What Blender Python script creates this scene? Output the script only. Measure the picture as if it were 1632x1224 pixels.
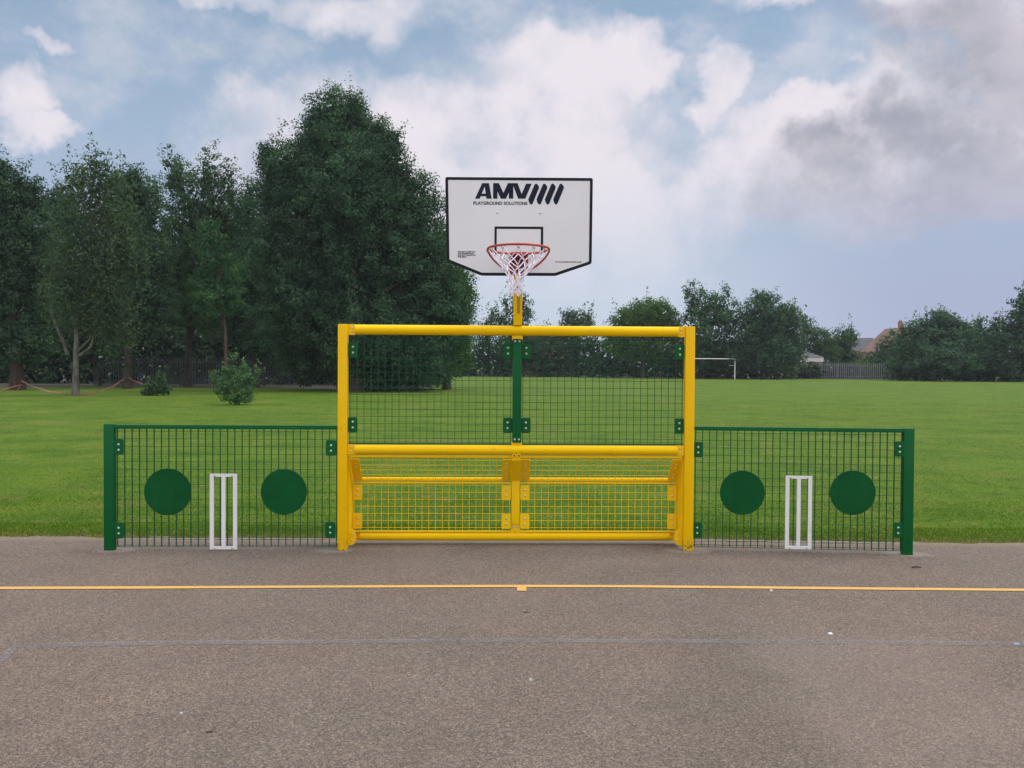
import bpy, math, random
import numpy as np
from mathutils import Vector, Matrix
R = math.radians
scene = bpy.context.scene
for o in list(bpy.data.objects): bpy.data.objects.remove(o)
col = scene.collection

# ------------------------------------------------------------------ camera
FPX, CX, CY, CAMH = 1461.0, 816.0, 612.0, 1.6
PITCH, ROLL = 1.098, 0.34
cam = bpy.data.objects.new('camera', bpy.data.cameras.new('camera')); col.objects.link(cam)
cam.data.sensor_width = 36; cam.data.lens = FPX/1632*36
cam.data.clip_start = 0.1; cam.data.clip_end = 6000
CM = Matrix.Translation((0, 0, CAMH)) @ Matrix.Rotation(R(90-PITCH), 4, 'X') @ Matrix.Rotation(R(ROLL), 4, 'Z')
cam.matrix_world = CM
scene.camera = cam
scene.render.resolution_x, scene.render.resolution_y = 1024, 768

# ------------------------------------------------------------------ light
SUN_EL, SUN_AZ = 58.0, 80.0        # azimuth clockwise from +Y (ahead), to the right
sun = bpy.data.objects.new('sun', bpy.data.lights.new('sun', 'SUN')); col.objects.link(sun)
sun.data.energy = 1.5; sun.data.angle = R(22); sun.data.color = (1.0, 0.95, 0.87)
sd = Vector((math.sin(R(SUN_AZ))*math.cos(R(SUN_EL)), math.cos(R(SUN_AZ))*math.cos(R(SUN_EL)), math.sin(R(SUN_EL))))
sun.rotation_euler = sd.to_track_quat('Z', 'Y').to_euler()
sun.location = (20, 20, 40)
vs = scene.view_settings
vs.view_transform = 'Standard'; vs.look = 'None'; vs.gamma = 1; vs.use_curve_mapping = False
vs.exposure = 0.34

# ------------------------------------------------------------------ node helper
class NG:
    def __init__(s, nt): s.nt = nt
    def n(s, t, **k):
        x = s.nt.nodes.new(t)
        for a, b in k.items(): setattr(x, a, b)
        return x
    def put(s, sock, v):
        if isinstance(v, bpy.types.NodeSocket): s.nt.links.new(v, sock)
        elif v is not None:
            sock.default_value = v
    def m(s, op, a, b=None, c=None, clamp=False):
        x = s.n('ShaderNodeMath', operation=op); x.use_clamp = clamp
        s.put(x.inputs[0], a)
        if b is not None: s.put(x.inputs[1], b)
        if c is not None: s.put(x.inputs[2], c)
        return x.outputs[0]
    def mix(s, f, a, b, bt='MIX'):
        x = s.n('ShaderNodeMix', data_type='RGBA', blend_type=bt)
        s.put(x.inputs['Factor'], f)
        for i, v in ((6, a), (7, b)):
            if isinstance(v, tuple) and len(v) == 3: v = (*v, 1)
            s.put(x.inputs[i], v)
        return x.outputs[2]
    def noise(s, vec, scale, detail=4, rough=.55, dist=0, out='Fac', dims='3D'):
        x = s.n('ShaderNodeTexNoise', noise_dimensions=dims)
        if vec is not None: s.put(x.inputs['Vector'], vec)
        s.put(x.inputs['Scale'], scale); s.put(x.inputs['Detail'], detail)
        s.put(x.inputs['Roughness'], rough); s.put(x.inputs['Distortion'], dist)
        return x.outputs[out]
    def vor(s, vec, scale, out='Distance', feature='F1'):
        x = s.n('ShaderNodeTexVoronoi', feature=feature)
        s.put(x.inputs['Vector'], vec); s.put(x.inputs['Scale'], scale)
        return x.outputs[out]
    def ss(s, v, lo, hi, a=0.0, b=1.0):
        x = s.n('ShaderNodeMapRange', interpolation_type='SMOOTHSTEP')
        s.put(x.inputs[0], v); s.put(x.inputs[1], lo); s.put(x.inputs[2], hi); s.put(x.inputs[3], a); s.put(x.inputs[4], b)
        return x.outputs[0]
    def lin(s, v, lo, hi, a=0.0, b=1.0):
        x = s.n('ShaderNodeMapRange')
        s.put(x.inputs[0], v); s.put(x.inputs[1], lo); s.put(x.inputs[2], hi); s.put(x.inputs[3], a); s.put(x.inputs[4], b)
        return x.outputs[0]
    def sep(s, v):
        x = s.n('ShaderNodeSeparateXYZ'); s.put(x.inputs[0], v); return x.outputs
    def comb(s, a, b, c):
        x = s.n('ShaderNodeCombineXYZ')
        for i, v in enumerate((a, b, c)): s.put(x.inputs[i], v)
        return x.outputs[0]
    def vm(s, op, a, b=None, sc=None):
        x = s.n('ShaderNodeVectorMath', operation=op); s.put(x.inputs[0], a)
        if b is not None: s.put(x.inputs[1], b)
        if sc is not None: s.put(x.inputs['Scale'], sc)
        return x.outputs[0]

# ------------------------------------------------------------------ world: sky with broken cloud
world = bpy.data.worlds.new('World'); scene.world = world; world.use_nodes = True
nt = world.node_tree; nt.nodes.clear(); g = NG(nt)
out = g.n('ShaderNodeOutputWorld'); bg = g.n('ShaderNodeBackground'); nt.links.new(bg.outputs[0], out.inputs[0])
SKYS = 0.1; bg.inputs[1].default_value = SKYS
sky = g.n('ShaderNodeTexSky', sky_type='NISHITA'); sky.sun_disc = False
sky.sun_elevation = R(SUN_EL); sky.sun_rotation = R(SUN_AZ); sky.air_density = 1.0; sky.dust_density = 1.5; sky.ozone_density = 1.5
tc = g.n('ShaderNodeTexCoord'); D = tc.outputs['Generated']
dn = g.vm('NORMALIZE', D); X, Y, Z = g.sep(dn)
az = g.m('ARCTAN2', X, Y); el = g.m('ARCSINE', Z)
# billow the cloud outlines
n1 = g.noise(dn, 5.0, 7, .6, 0, 'Color'); w = g.vm('SUBTRACT', n1, (.5, .5, .5)); wx, wy, wz = g.sep(w)
n2 = g.noise(g.vm('ADD', dn, (3.1, 1.7, .4)), 17.0, 6, .6, 0, 'Color'); w2 = g.vm('SUBTRACT', n2, (.5, .5, .5)); vx, vy, vz = g.sep(w2)
u = g.m('ADD', g.m('MULTIPLY_ADD', wx, .16, az), g.m('MULTIPLY', vx, .05))
v = g.m('ADD', g.m('MULTIPLY_ADD', wz, .13, el), g.m('MULTIPLY', vz, .05))
def blob(px, py, rx, ry, pk=1.0):
    a0 = math.atan((px-816)/FPX); e0 = math.atan((584-py)/FPX)
    dx = g.m('MULTIPLY', g.m('SUBTRACT', u, a0), FPX/rx); dy = g.m('MULTIPLY', g.m('SUBTRACT', v, e0), FPX/ry)
    d2 = g.m('MULTIPLY_ADD', dx, dx, g.m('MULTIPLY', dy, dy))
    return g.m('SUBTRACT', pk, d2)
def field(bl):
    f = None
    for b in bl:
        x = blob(*b)
        f = x if f is None else g.m('SMOOTH_MAX', f, x, .25)
    return f
CW = [(600, 270, 260, 140), (880, 190, 160, 150), (850, 330, 260, 240), (1000, 100, 75, 60), (870, 90, 70, 55), (700, 180, 130, 70, .8), (460, 200, 120, 50, .7), (620, 50, 50, 60, .5), (560, 30, 200, 50, .45),
      (1130, 170, 42, 70, .8), (1150, 300, 100, 90, .8), (5, 215, 50, 45, .9), (60, 145, 70, 18, .4), (132, 50, 40, 18, .35), (40, 262, 70, 25, .7), (330, 40, 200, 30, .35)]
CR = [(1320, 30, 140, 32, .9), (1530, 60, 170, 75), (1610, 140, 100, 80), (1110, 5, 60, 14, .7), (1300, 225, 80, 48), (1440, 185, 100, 62), (1345, 150, 30, 18, .5), (1400, 290, 230, 90), (1590, 310, 110, 50), (1530, 240, 110, 60)]
fl = field(CW); fr = field(CR); fw = g.m('SMOOTH_MAX', fl, fr, .25)
up_ = field([(b[0]+8, b[1]+52, *b[2:]) for b in CR])
nd = g.noise(dn, 9.0, 8, .62)
raw = g.m('ADD', fw, g.m('MULTIPLY', g.m('SUBTRACT', nd, .5), 1.7))
dens = g.ss(raw, -.45, .65)
wisp = g.m('MULTIPLY', g.ss(g.noise(g.vm('MULTIPLY', dn, (1, 1, 1.6)), 6.5, 8, .6, .1), .40, .66), .55)
dens = g.m('MAXIMUM', dens, g.m('MULTIPLY', wisp, g.ss(el, .17, .27)))
high = g.ss(g.noise(g.vm('MULTIPLY', dn, (1, 1, 2.2)), 2.6, 6, .6), .36, .56)      # cloud cover overhead and behind
upf = g.ss(el, .44, .62)
back = g.ss(g.m('ABSOLUTE', az), .62, .95)
dens = g.m('MAXIMUM', dens, g.m('MULTIPLY', high, g.m('MAXIMUM', upf, back)))
nsh = g.noise(g.vm('ADD', dn, (.012, 0, .03)), 9.5, 9, .64, .15)
shade = g.ss(g.m('ADD', up_, g.m('MULTIPLY', g.m('SUBTRACT', nsh, .5), 2.4)), -.15, 1.0)
shade = g.m('MULTIPLY', shade, g.ss(fr, -1.2, .2))
S = 1/SKYS
cs = lambda r, g_, b: (r*S, g_*S, b*S, 1)
e = 2**(-vs.exposure)
white = g.mix(g.ss(g.noise(dn, 9, 9, .6, .1), .33, .58), cs(.60*e, .63*e, .73*e), cs(.84*e, .79*e, .85*e))
grey = g.mix(g.ss(g.noise(g.vm('MULTIPLY', dn, (1, 1, 1.5)), 7, 9, .62), .34, .66), cs(.38*e, .39*e, .47*e), cs(.57*e, .55*e, .62*e))
cloud = g.mix(shade, white, grey)
blue = g.mix(.55, sky.outputs[0], cs(.29*e, .43*e, .56*e))
blue = g.mix(g.ss(el, .05, .48), cs(.41*e, .52*e, .68*e), blue)
skyc = g.mix(dens, blue, cloud)
# low veil of mist that swallows the cloud bases
veilc = g.mix(g.ss(g.m('ABSOLUTE', g.m('SUBTRACT', az, .06)), .05, .38), cs(.58*e, .66*e, .78*e), cs(.40*e, .44*e, .62*e))
veil = g.m('MULTIPLY', g.ss(el, .03, .25, 1.0, 0.0), .94)
skyc = g.mix(veil, skyc, veilc)
# sky overhead brightened out of view, added for more ambient fill
skyc = g.mix(g.ss(el, .45, .9), skyc, g.mix(.35, cs(1.6, 1.6, 1.68), skyc))
bk = g.ss(g.m('ABSOLUTE', az), .9, 1.8)
skyc = g.mix(g.m('MULTIPLY', bk, .75), skyc, cs(1.15, 1.12, 1.12))  # out-of-view sky behind the camera brightened to add frontal fill
nt.links.new(skyc, bg.inputs[0])

# ------------------------------------------------------------------ geometry helpers
def slope(y): return 0.0025*(min(max(y, 8.6), 220)-8.6)
def ray(px, py):
    d = Vector(((px-CX)/FPX, -(py-CY)/FPX, -1)); return (CM.to_3x3() @ d)
def W(px, py, Yd):
    d = ray(px, py); t = Yd/d.y; return Vector((d.x*t, Yd, CAMH+d.z*t))
def G(px, py):
    d = ray(px, py); t = -CAMH/d.z
    for _ in range(12): t = (slope(d.y*t)-CAMH)/d.z
    return Vector((d.x*t, d.y*t, CAMH+d.z*t))
def plane(px, py, A, B):
    """pixel ray hit with the upright plane through A, B: (distance along AB, height)"""
    d = ray(px, py); e_ = (B-A).normalized(); n = Vector((-e_.y, e_.x))
    t = (A.x*n.x+A.y*n.y)/(d.x*n.x+d.y*n.y)
    p = Vector((d.x*t, d.y*t)); return (p-A).dot(e_), CAMH+d.z*t

class MB:
    def __init__(s): s.v = []; s.f = []
    def add(s, vs_, fs):
        b = len(s.v); s.v += [tuple(x) for x in vs_]; s.f += [tuple(b+i for i in f) for f in fs]; return s
    def box(s, c, d, rot=None):
        c = Vector(c); hx, hy, hz = d[0]/2, d[1]/2, d[2]/2
        p = [Vector((x, y, z)) for x in (-hx, hx) for y in (-hy, hy) for z in (-hz, hz)]
        if rot: p = [rot @ q for q in p]
        return s.add([q+c for q in p], [(0, 1, 3, 2), (4, 6, 7, 5), (0, 4, 5, 1), (2, 3, 7, 6), (0, 2, 6, 4), (1, 5, 7, 3)])
    def span(s, a, b):
        return s.box([(i+j)/2 for i, j in zip(a, b)], [abs(i-j) for i, j in zip(a, b)])
    def tube(s, pts, rad, n=8, cap=True):
        pts = [Vector(p) for p in pts]; k = len(pts)
        if not hasattr(rad, '__len__'): rad = [rad]*k
        vv = []; ff = []; up = None
        for i, p in enumerate(pts):
            t = (pts[min(i+1, k-1)]-pts[max(i-1, 0)]).normalized()
            if up is None: up = Vector((0, 0, 1)) if abs(t.z) < .9 else Vector((1, 0, 0))
            a = t.cross(up).normalized(); b_ = t.cross(a).normalized(); up = -b_ if b_.length else up
            for j in range(n):
                q = 2*math.pi*j/n; vv.append(p+(a*math.cos(q)+b_*math.sin(q))*rad[i])
        for i in range(k-1):
            for j in range(n):
                ff.append((i*n+j, i*n+(j+1) % n, (i+1)*n+(j+1) % n, (i+1)*n+j))
        if cap: ff += [tuple(range(n))[::-1], tuple((k-1)*n+j for j in range(n))]
        return s.add(vv, ff)
    def prism(s, poly, y0, y1):
        """polygon in x,z extruded along y"""
        n = len(poly); vv = [(x, y0, z) for x, z in poly]+[(x, y1, z) for x, z in poly]
        ff = [tuple(range(n)), tuple(range(2*n-1, n-1, -1))]+[(i, i+n, (i+1) % n+n, (i+1) % n) for i in range(n)]
        return s.add(vv, ff)
    def dome(s, c, r, h=None, ax=Vector((0, -1, 0)), n=10):
        h = h or r*.7; ax = Vector(ax).normalized(); a = ax.orthogonal().normalized(); b = ax.cross(a); c = Vector(c)
        vv = []; 
        for lv in (0, .35, .7):
            rr = r*math.cos(lv*math.pi/2); hh = h*math.sin(lv*math.pi/2)
            for j in range(n):
                q = 2*math.pi*j/n; vv.append(c+a*math.cos(q)*rr+b*math.sin(q)*rr+ax*hh)
        vv.append(c+ax*h); ff = []
        for l in range(2):
            for j in range(n): ff.append((l*n+j, l*n+(j+1) % n, (l+1)*n+(j+1) % n, (l+1)*n+j))
        for j in range(n): ff.append((2*n+j, 2*n+(j+1) % n, 3*n))
        ff.append(tuple(range(n))[::-1])
        return s.add(vv, ff)
    def build(s, name, mat, parent=None, smooth=False, bevel=0, recalc=True):
        me = bpy.data.meshes.new(name); me.from_pydata(s.v, [], s.f)
        if recalc:
            import bmesh
            bm = bmesh.new(); bm.from_mesh(me); bmesh.ops.recalc_face_normals(bm, faces=bm.faces)
            if bevel: bmesh.ops.bevel(bm, geom=[e for e in bm.edges if len(e.link_faces) == 2 and e.calc_face_angle(0) > .6], offset=bevel, segments=2, affect='EDGES', profile=.6)
            bm.to_mesh(me); bm.free()
        if smooth:
            me.shade_smooth()
            try: me.set_sharp_from_angle(angle=R(40))
            except Exception: pass
        me.materials.append(mat)
        o = bpy.data.objects.new(name, me); col.objects.link(o)
        if parent: o.parent = parent
        return o
def tag(o, label=None, cat=None, group=None, kind=None):
    if label: o['label'] = label
    if cat: o['category'] = cat
    if group: o['group'] = group
    if kind: o['kind'] = kind
    return o
def empty(name, loc, rz=0, **k):
    o = bpy.data.objects.new(name, None); o.empty_display_size = .2; col.objects.link(o)
    o.location = loc; o.rotation_euler = (0, 0, rz); return tag(o, **k)
def roundrect(x0, z0, x1, z1, r, n=4):
    p = []
    for cx, cz, a0 in ((x1-r, z1-r, 0), (x0+r, z1-r, 90), (x0+r, z0+r, 180), (x1-r, z0+r, 270)):
        for i in range(n+1):
            a = R(a0+90*i/n); p.append((cx+r*math.cos(a), cz+r*math.sin(a)))
    return p
def disc(cx, cz, r, n=56): return [(cx+r*math.cos(2*math.pi*i/n), cz+r*math.sin(2*math.pi*i/n)) for i in range(n)]

# ------------------------------------------------------------------ materials
def mat(name):
    m = bpy.data.materials.new(name); m.use_nodes = True; m.node_tree.nodes.clear(); g = NG(m.node_tree)
    o = g.n('ShaderNodeOutputMaterial'); b = g.n('ShaderNodeBsdfPrincipled'); m.node_tree.links.new(b.outputs[0], o.inputs[0])
    return m, g, b, o
def bump(g, b, h, dist, strength=1.0):
    x = g.n('ShaderNodeBump'); x.inputs['Strength'].default_value = strength; x.inputs['Distance'].default_value = dist
    g.put(x.inputs['Height'], h); g.nt.links.new(x.outputs[0], b.inputs['Normal'])
def paint(name, c, rough=.38, var=.12, spec=.5, metal=0, dirt=None, chip=0):
    m, g, b, o = mat(name); co = g.n('ShaderNodeTexCoord').outputs['Object']
    k = g.lin(g.noise(co, 2.3, 5), .3, .7, 1-var, 1+var*.5)
    cc = g.mix(1.0, (*c, 1), g.comb(k, k, k), 'MULTIPLY')
    if dirt:
        cc = g.mix(g.m('MULTIPLY', g.ss(g.noise(co, 7, 8, .7), .56, .74), .45), cc, (*dirt, 1))
    if chip:   # scuffs near the foot
        z = g.sep(co)[2]
        f = g.m('MULTIPLY', g.ss(z, .0, .14, 1.0, 0.0), g.ss(g.noise(co, 38, 6, .7), .5, .58))
        cc = g.mix(g.m('MULTIPLY', f, chip), cc, (.09, .07, .05, 1))
    g.put(b.inputs['Base Color'], cc); b.inputs['Metallic'].default_value = metal
    b.inputs['Specular IOR Level'].default_value = spec
    g.put(b.inputs['Roughness'], g.lin(g.noise(co, 12, 4), .3, .7, rough*.8, rough*1.3))
    bump(g, b, g.noise(co, 60, 3), .0008, .5)
    return m
YEL = paint('yellow_paint', (.87, .545, .0005), .36, .05, .15, dirt=(.55, .32, .015))
YELP = paint('yellow_post_paint', (.80, .48, .0005), .36, .05, .15, dirt=(.52, .30, .02), chip=.9)
YELM = paint('yellow_mesh_paint', (.82, .54, .005), .5, .08, .15)
GRN = paint('green_paint', (.002, .094, .024), .42, .12, .16, dirt=(.012, .10, .035))
GRNM = paint('green_mesh_paint', (.003, .072, .024), .4, .1, .3)
GRND = paint('green_disc_paint', (.002, .080, .020), .6, .25, .12, dirt=(.030, .12, .055))
WHT = paint('white_plastic', (.72, .73, .76), .45, .06, dirt=(.4, .4, .38))
STEEL = paint('bolt_steel', (.62, .62, .60), .3, .2, metal=.75)
RED = paint('red_ring_paint', (.42, .035, .035), .4, .15, dirt=(.2, .03, .03))
REDD = paint('red_plate_paint', (.34, .020, .030), .5, .15)
BOARD = paint('board_plastic', (.69, .71, .75), .5, .04, .3)
INK = paint('printed_ink', (.012, .016, .032), .6, .1, .15)
INKB = paint('printed_black', (.012, .014, .016), .6, .1, .15)
NETM = paint('net_cord', (.82, .81, .93), .8, .05, .1)

def asphalt():
    m, g, b, o = mat('asphalt'); co = g.n('ShaderNodeTexCoord').outputs['Object']
    x, y, z = g.sep(co)
    c1 = g.vor(co, 160, 'Color'); c1v = g.sep(c1)[0]
    d1 = g.vor(co, 160, 'Distance')
    c2v = g.sep(g.vor(co, 330, 'Color'))[1]
    t = g.m('ADD', g.m('MULTIPLY', c1v, .6), g.m('MULTIPLY', c2v, .4))
    base = g.mix(g.ss(t, .15, .9), (.066, .054, .045, 1), (.212, .178, .153, 1))
    # pale and tan chippings
    chips = g.ss(g.sep(g.vor(g.vm('ADD', co, (5, 3, 0)), 70, 'Color'))[2], .86, .90)
    chips = g.m('MULTIPLY', chips, g.ss(g.vor(g.vm('ADD', co, (5, 3, 0)), 70, 'Distance'), .55, .35, 0, 1))
    base = g.mix(g.m('MULTIPLY', chips, .5), base, (.31, .25, .18, 1))
    dk = g.ss(g.noise(co, 120, 3, .7), .60, .68)
    base = g.mix(g.m('MULTIPLY', dk, .6), base, (.035, .026, .024, 1))
    # large patches: worn, purple-brown and grey
    n = g.noise(co, .55, 5, .6)
    base = g.mix(g.ss(n, .35, .7), base, g.mix(1.0, base, (1.12, 1.03, 1.0, 1), 'MULTIPLY'))
    n = g.noise(g.vm('ADD', co, (9, 2, 0)), 1.6, 6, .65)
    k = g.lin(n, .3, .7, .91, 1.08); base = g.mix(1.0, base, g.comb(k, k, k), 'MULTIPLY')
    # dark worn tongue towards the right of the court and a paler patch beside it
    wob = g.m('MULTIPLY', g.m('SUBTRACT', g.noise(co, 1.3, 5), .5), .9)
    def seg(x0, y0, x1, y1, wd, soft):
        ln = math.hypot(x1-x0, y1-y0); ux, uy = (x1-x0)/ln, (y1-y0)/ln
        px_ = g.m('SUBTRACT', x, x0); py_ = g.m('SUBTRACT', y, y0)
        a = g.m('ADD', g.m('MULTIPLY', px_, ux), g.m('MULTIPLY', py_, uy))
        d = g.m('ADD', g.m('SUBTRACT', g.m('MULTIPLY', py_, ux), g.m('MULTIPLY', px_, uy)), wob)
        return g.m('MULTIPLY', g.ss(g.m('ABSOLUTE', d), wd, wd+soft, 1, 0), g.m('MULTIPLY', g.ss(a, -.4, .3), g.ss(a, ln-.3, ln+.4, 1, 0)))
    base = g.mix(g.m('MULTIPLY', seg(1.15, 5.3, 1.0, 3.2, .18, .30), .14), base, (.06, .05, .05, 1))
    base = g.mix(g.m('MULTIPLY', seg(1.9, 5.4, 1.9, 3.6, .35, .5), .16), base, (.27, .22, .20, 1))
    # pale cement dust round the post feet
    for fx, fy, rr in [(-1.53, 7.92, .22), (1.55, 8.0, .26), (3.42, 7.9, .24), (-3.4, 7.86, .2)]:
        d = g.m('ADD', g.m('SQRT', g.m('ADD', g.m('POWER', g.m('SUBTRACT', x, fx), 2), g.m('POWER', g.m('MULTIPLY', g.m('SUBTRACT', y, fy), 1.5), 2))), g.m('MULTIPLY', wob, .22))
        base = g.mix(g.m('MULTIPLY', g.ss(d, rr*.5, rr, 1, 0), .42), base, (.30, .27, .24, 1))
    # silt along the grass edge
    base = g.mix(g.m('MULTIPLY', g.ss(g.m('ADD', y, g.m('MULTIPLY', wob, .3)), 8.18, 8.42), .6), base, (.22, .185, .14, 1))
    g.put(b.inputs['Base Color'], base); b.inputs['Roughness'].default_value = .88; b.inputs['Specular IOR Level'].default_value = .25
    bump(g, b, g.m('ADD', g.m('MULTIPLY', d1, -1), g.m('MULTIPLY', g.noise(co, 160, 3), .4)), .004, .8)
    return m
def linepaint(name, c, cover, scl=150, cap=1.0):
    m, g, b, o = mat(name); co = g.n('ShaderNodeTexCoord').outputs['Object']
    g.put(b.inputs['Base Color'], g.mix(g.noise(co, 40, 4), (*[k*.8 for k in c], 1), (*[min(1, k*1.1) for k in c], 1)))
    b.inputs['Roughness'].default_value = .7
    a = g.m('ADD', g.m('MULTIPLY', g.noise(co, scl, 4, .7), .75), g.m('MULTIPLY', g.noise(co, 2.2, 4), .35))
    t = g.n('ShaderNodeBsdfTransparent'); mx = g.n('ShaderNodeMixShader')
    g.put(mx.inputs[0], g.m('MULTIPLY', g.ss(a, .9-cover-.06, .9-cover+.1), cap))
    g.nt.links.new(t.outputs[0], mx.inputs[1]); g.nt.links.new(b.outputs[0], mx.inputs[2]); g.nt.links.new(mx.outputs[0], o.inputs[0])
    return m
def grassground():
    m, g, b, o = mat('grass_turf'); co = g.n('ShaderNodeTexCoord').outputs['Object']; x, y, z = g.sep(co)
    n1 = g.noise(co, .8, 12, .72); n2 = g.noise(g.vm('MULTIPLY', co, (.35, .5, 1)), 1.0, 12, .75); n3 = g.noise(co, 26, 6, .8)
    t = g.m('ADD', g.m('MULTIPLY', n1, .35), g.m('ADD', g.m('MULTIPLY', n2, .35), g.m('MULTIPLY', n3, .3)))
    c = g.mix(g.ss(t, .40, .58), (.038, .094, .003, 1), (.092, .156, .009, 1))
    c = g.mix(g.m('MULTIPLY', g.ss(g.noise(co, .35, 12, .75), .50, .66), .5), c, (.155, .155, .032, 1))
    c = g.mix(g.m('MULTIPLY', g.ss(g.noise(g.vm('ADD', co, (7, 3, 1)), 1.9, 6, .7), .53, .66), .45), c, (.185, .155, .05, 1))
    c = g.mix(g.m('MULTIPLY', g.ss(g.noise(g.vm('ADD', co, (2, 9, 1)), 3.3, 6, .7), .58, .66), .4), c, (.03, .085, .008, 1))
    c = g.mix(g.m('MULTIPLY', g.ss(g.noise(g.vm('MULTIPLY', co, (1, .6, 1)), 9, 6, .75), .52, .66), .4), c, (.022, .055, .010, 1))
    wob = g.m('MULTIPLY', g.noise(co, 4, 5), .35)
    c = g.mix(g.m('MULTIPLY', g.ss(g.m('SUBTRACT', y, wob), 8.42, 8.75, 1, 0), .75), c, (.13, .095, .055, 1))
    g.put(b.inputs['Base Color'], c); b.inputs['Roughness'].default_value = .9; b.inputs['Specular IOR Level'].default_value = .15
    bump(g, b, g.m('ADD', n3, g.noise(co, 60, 4, .7)), .012, .5)
    return m
def leafmat(name, dark, light, trans=.28, yellow=(.14, .15, .02)):
    m, g, b, o = mat(name); a = g.n('ShaderNodeAttribute'); a.attribute_name = 'tint'; f = a.outputs['Fac']
    c = g.mix(f, (*dark, 1), (*light, 1)); c = g.mix(g.ss(f, .93, 1.0), c, (*yellow, 1))
    g.put(b.inputs['Base Color'], c); b.inputs['Roughness'].default_value = .75; b.inputs['Specular IOR Level'].default_value = .08
    tr = g.n('ShaderNodeBsdfTranslucent'); g.put(tr.inputs[0], g.mix(1.0, c, (1.5, 1.7, .8, 1), 'MULTIPLY'))
    mx = g.n('ShaderNodeMixShader'); mx.inputs[0].default_value = trans
    g.nt.links.new(b.outputs[0], mx.inputs[1]); g.nt.links.new(tr.outputs[0], mx.inputs[2]); g.nt.links.new(mx.outputs[0], o.inputs[0])
    return m
def barkmat(name, c, c2, sc=9):
    m, g, b, o = mat(name); co = g.n('ShaderNodeTexCoord').outputs['Object']
    n = g.noise(g.vm('MULTIPLY', co, (1, 1, .3)), sc, 6, .7)
    g.put(b.inputs['Base Color'], g.mix(g.ss(n, .35, .65), (*c, 1), (*c2, 1))); b.inputs['Roughness'].default_value = .9
    bump(g, b, n, .03); return m
def brickmat(name, c1, c2, sc=4.0):
    m, g, b, o = mat(name); co = g.n('ShaderNodeTexCoord').outputs['Object']; x, y, z = g.sep(co)
    t = g.n('ShaderNodeTexBrick'); g.put(t.inputs['Vector'], g.comb(g.m('ADD', x, y), z, 0)); t.inputs['Scale'].default_value = sc
    t.inputs['Color1'].default_value = (*c1, 1); t.inputs['Color2'].default_value = (*c2, 1); t.inputs['Mortar'].default_value = (.3, .27, .23, 1)
    g.put(b.inputs['Base Color'], t.outputs[0]); b.inputs['Roughness'].default_value = .9; return m
def rough(name, c, var=.25, sc=6, r=.85):
    m, g, b, o = mat(name); co = g.n('ShaderNodeTexCoord').outputs['Object']
    k = g.lin(g.noise(co, sc, 6, .65), .3, .7, 1-var, 1+var)
    g.put(b.inputs['Base Color'], g.mix(1.0, (*c, 1), g.comb(k, k, k), 'MULTIPLY')); b.inputs['Roughness'].default_value = r
    return m

# ------------------------------------------------------------------ ground
random.seed(4); rng = np.random.default_rng(11)
EDGE = [(-60, 8.60), (-3.5, 8.46), (0, 8.50), (1.6, 8.52), (3.6, 8.42), (60, 7.9)]
def edge(x):
    for (a, b), (c, d) in zip(EDGE, EDGE[1:]):
        if x <= c: return b+(d-b)*(x-a)/(c-a)
    return EDGE[-1][1]
mb = MB()
ys = [-40, 4, 7.6, 8.6, 12, 20, 35, 60, 90, 130, 170, 220, 500, 3000]; xs = [-3000, -300, -60, 0, 60, 300, 3000]
vv = [(x, y, slope(y)-.006) for y in ys for x in xs]
ff = [(j*7+i, j*7+i+1, (j+1)*7+i+1, (j+1)*7+i) for j in range(len(ys)-1) for i in range(6)]
tag(mb.add(vv, ff).build('grass_field', grassground(), recalc=False), kind='structure')
mb = MB(); xs = [-60]+[i*.1 for i in range(-90, 91)]+[60]
top = [(x, edge(x)+(.03*math.sin(x*7.1)+.025*math.sin(x*17.3+1)+random.uniform(-.02, .02) if abs(x) < 20 else 0), 0) for x in xs]
vv = [(x, -30, 0) for x in xs]+top
mb.add(vv, [(i, i+1, len(xs)+i+1, len(xs)+i) for i in range(len(xs)-1)])
tag(mb.build('asphalt_court', asphalt(), recalc=False), kind='structure')

def ribbon(pts, w, z, name, m, label=None):
    pts = [G(*p) for p in pts]; vv = []
    for i, p in enumerate(pts):
        t = (pts[min(i+1, len(pts)-1)]-pts[max(i-1, 0)]).normalized(); n = Vector((-t.y, t.x, 0))
        vv += [(p.x-n.x*w/2, p.y-n.y*w/2, z), (p.x+n.x*w/2, p.y+n.y*w/2, z)]
    o = MB().add(vv, [(2*i, 2*i+2, 2*i+3, 2*i+1) for i in range(len(pts)-1)]).build(name, m, recalc=False)
    return tag(o, label, kind='structure')
YL = linepaint('yellow_line_paint', (.62, .355, .085), .52, 90)
BL = linepaint('faded_blue_paint', (.24, .235, .26), .40, 70, .42)
GL = linepaint('ghost_yellow_paint', (.26, .20, .11), .36, 90, .3)
ypts = [(-260, 938.5), (0, 937.8), (250, 937), (500, 935.6), (820, 934.6), (1000, 935), (1150, 936.4), (1400, 938.8), (1632, 940.8), (1900, 943)]
ribbon(ypts, .068, .004, 'yellow_line', YL)
p = G(831.5, 938.6)
tag(MB().add([(p.x-.034, p.y-.07, .0045), (p.x+.034, p.y-.07, .0045), (p.x+.034, p.y+.04, .0045), (p.x-.034, p.y+.04, .0045)], [(0, 1, 2, 3)]).build('yellow_line_tick', YL, recalc=False), kind='structure')
ribbon([(20, 1030), (300, 1025), (800, 1021.5), (1240, 1023.5), (1640, 1027), (1900, 1030)], .075, .004, 'faded_blue_line', BL)
ribbon([(22, 1032), (8, 1048), (-40, 1085)], .05, .0045, 'faded_blue_side_line', BL)
ribbon([(1050, 950), (1300, 951.5), (1640, 954.5), (1900, 957)], .045, .004, 'ghost_yellow_line', GL)
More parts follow.
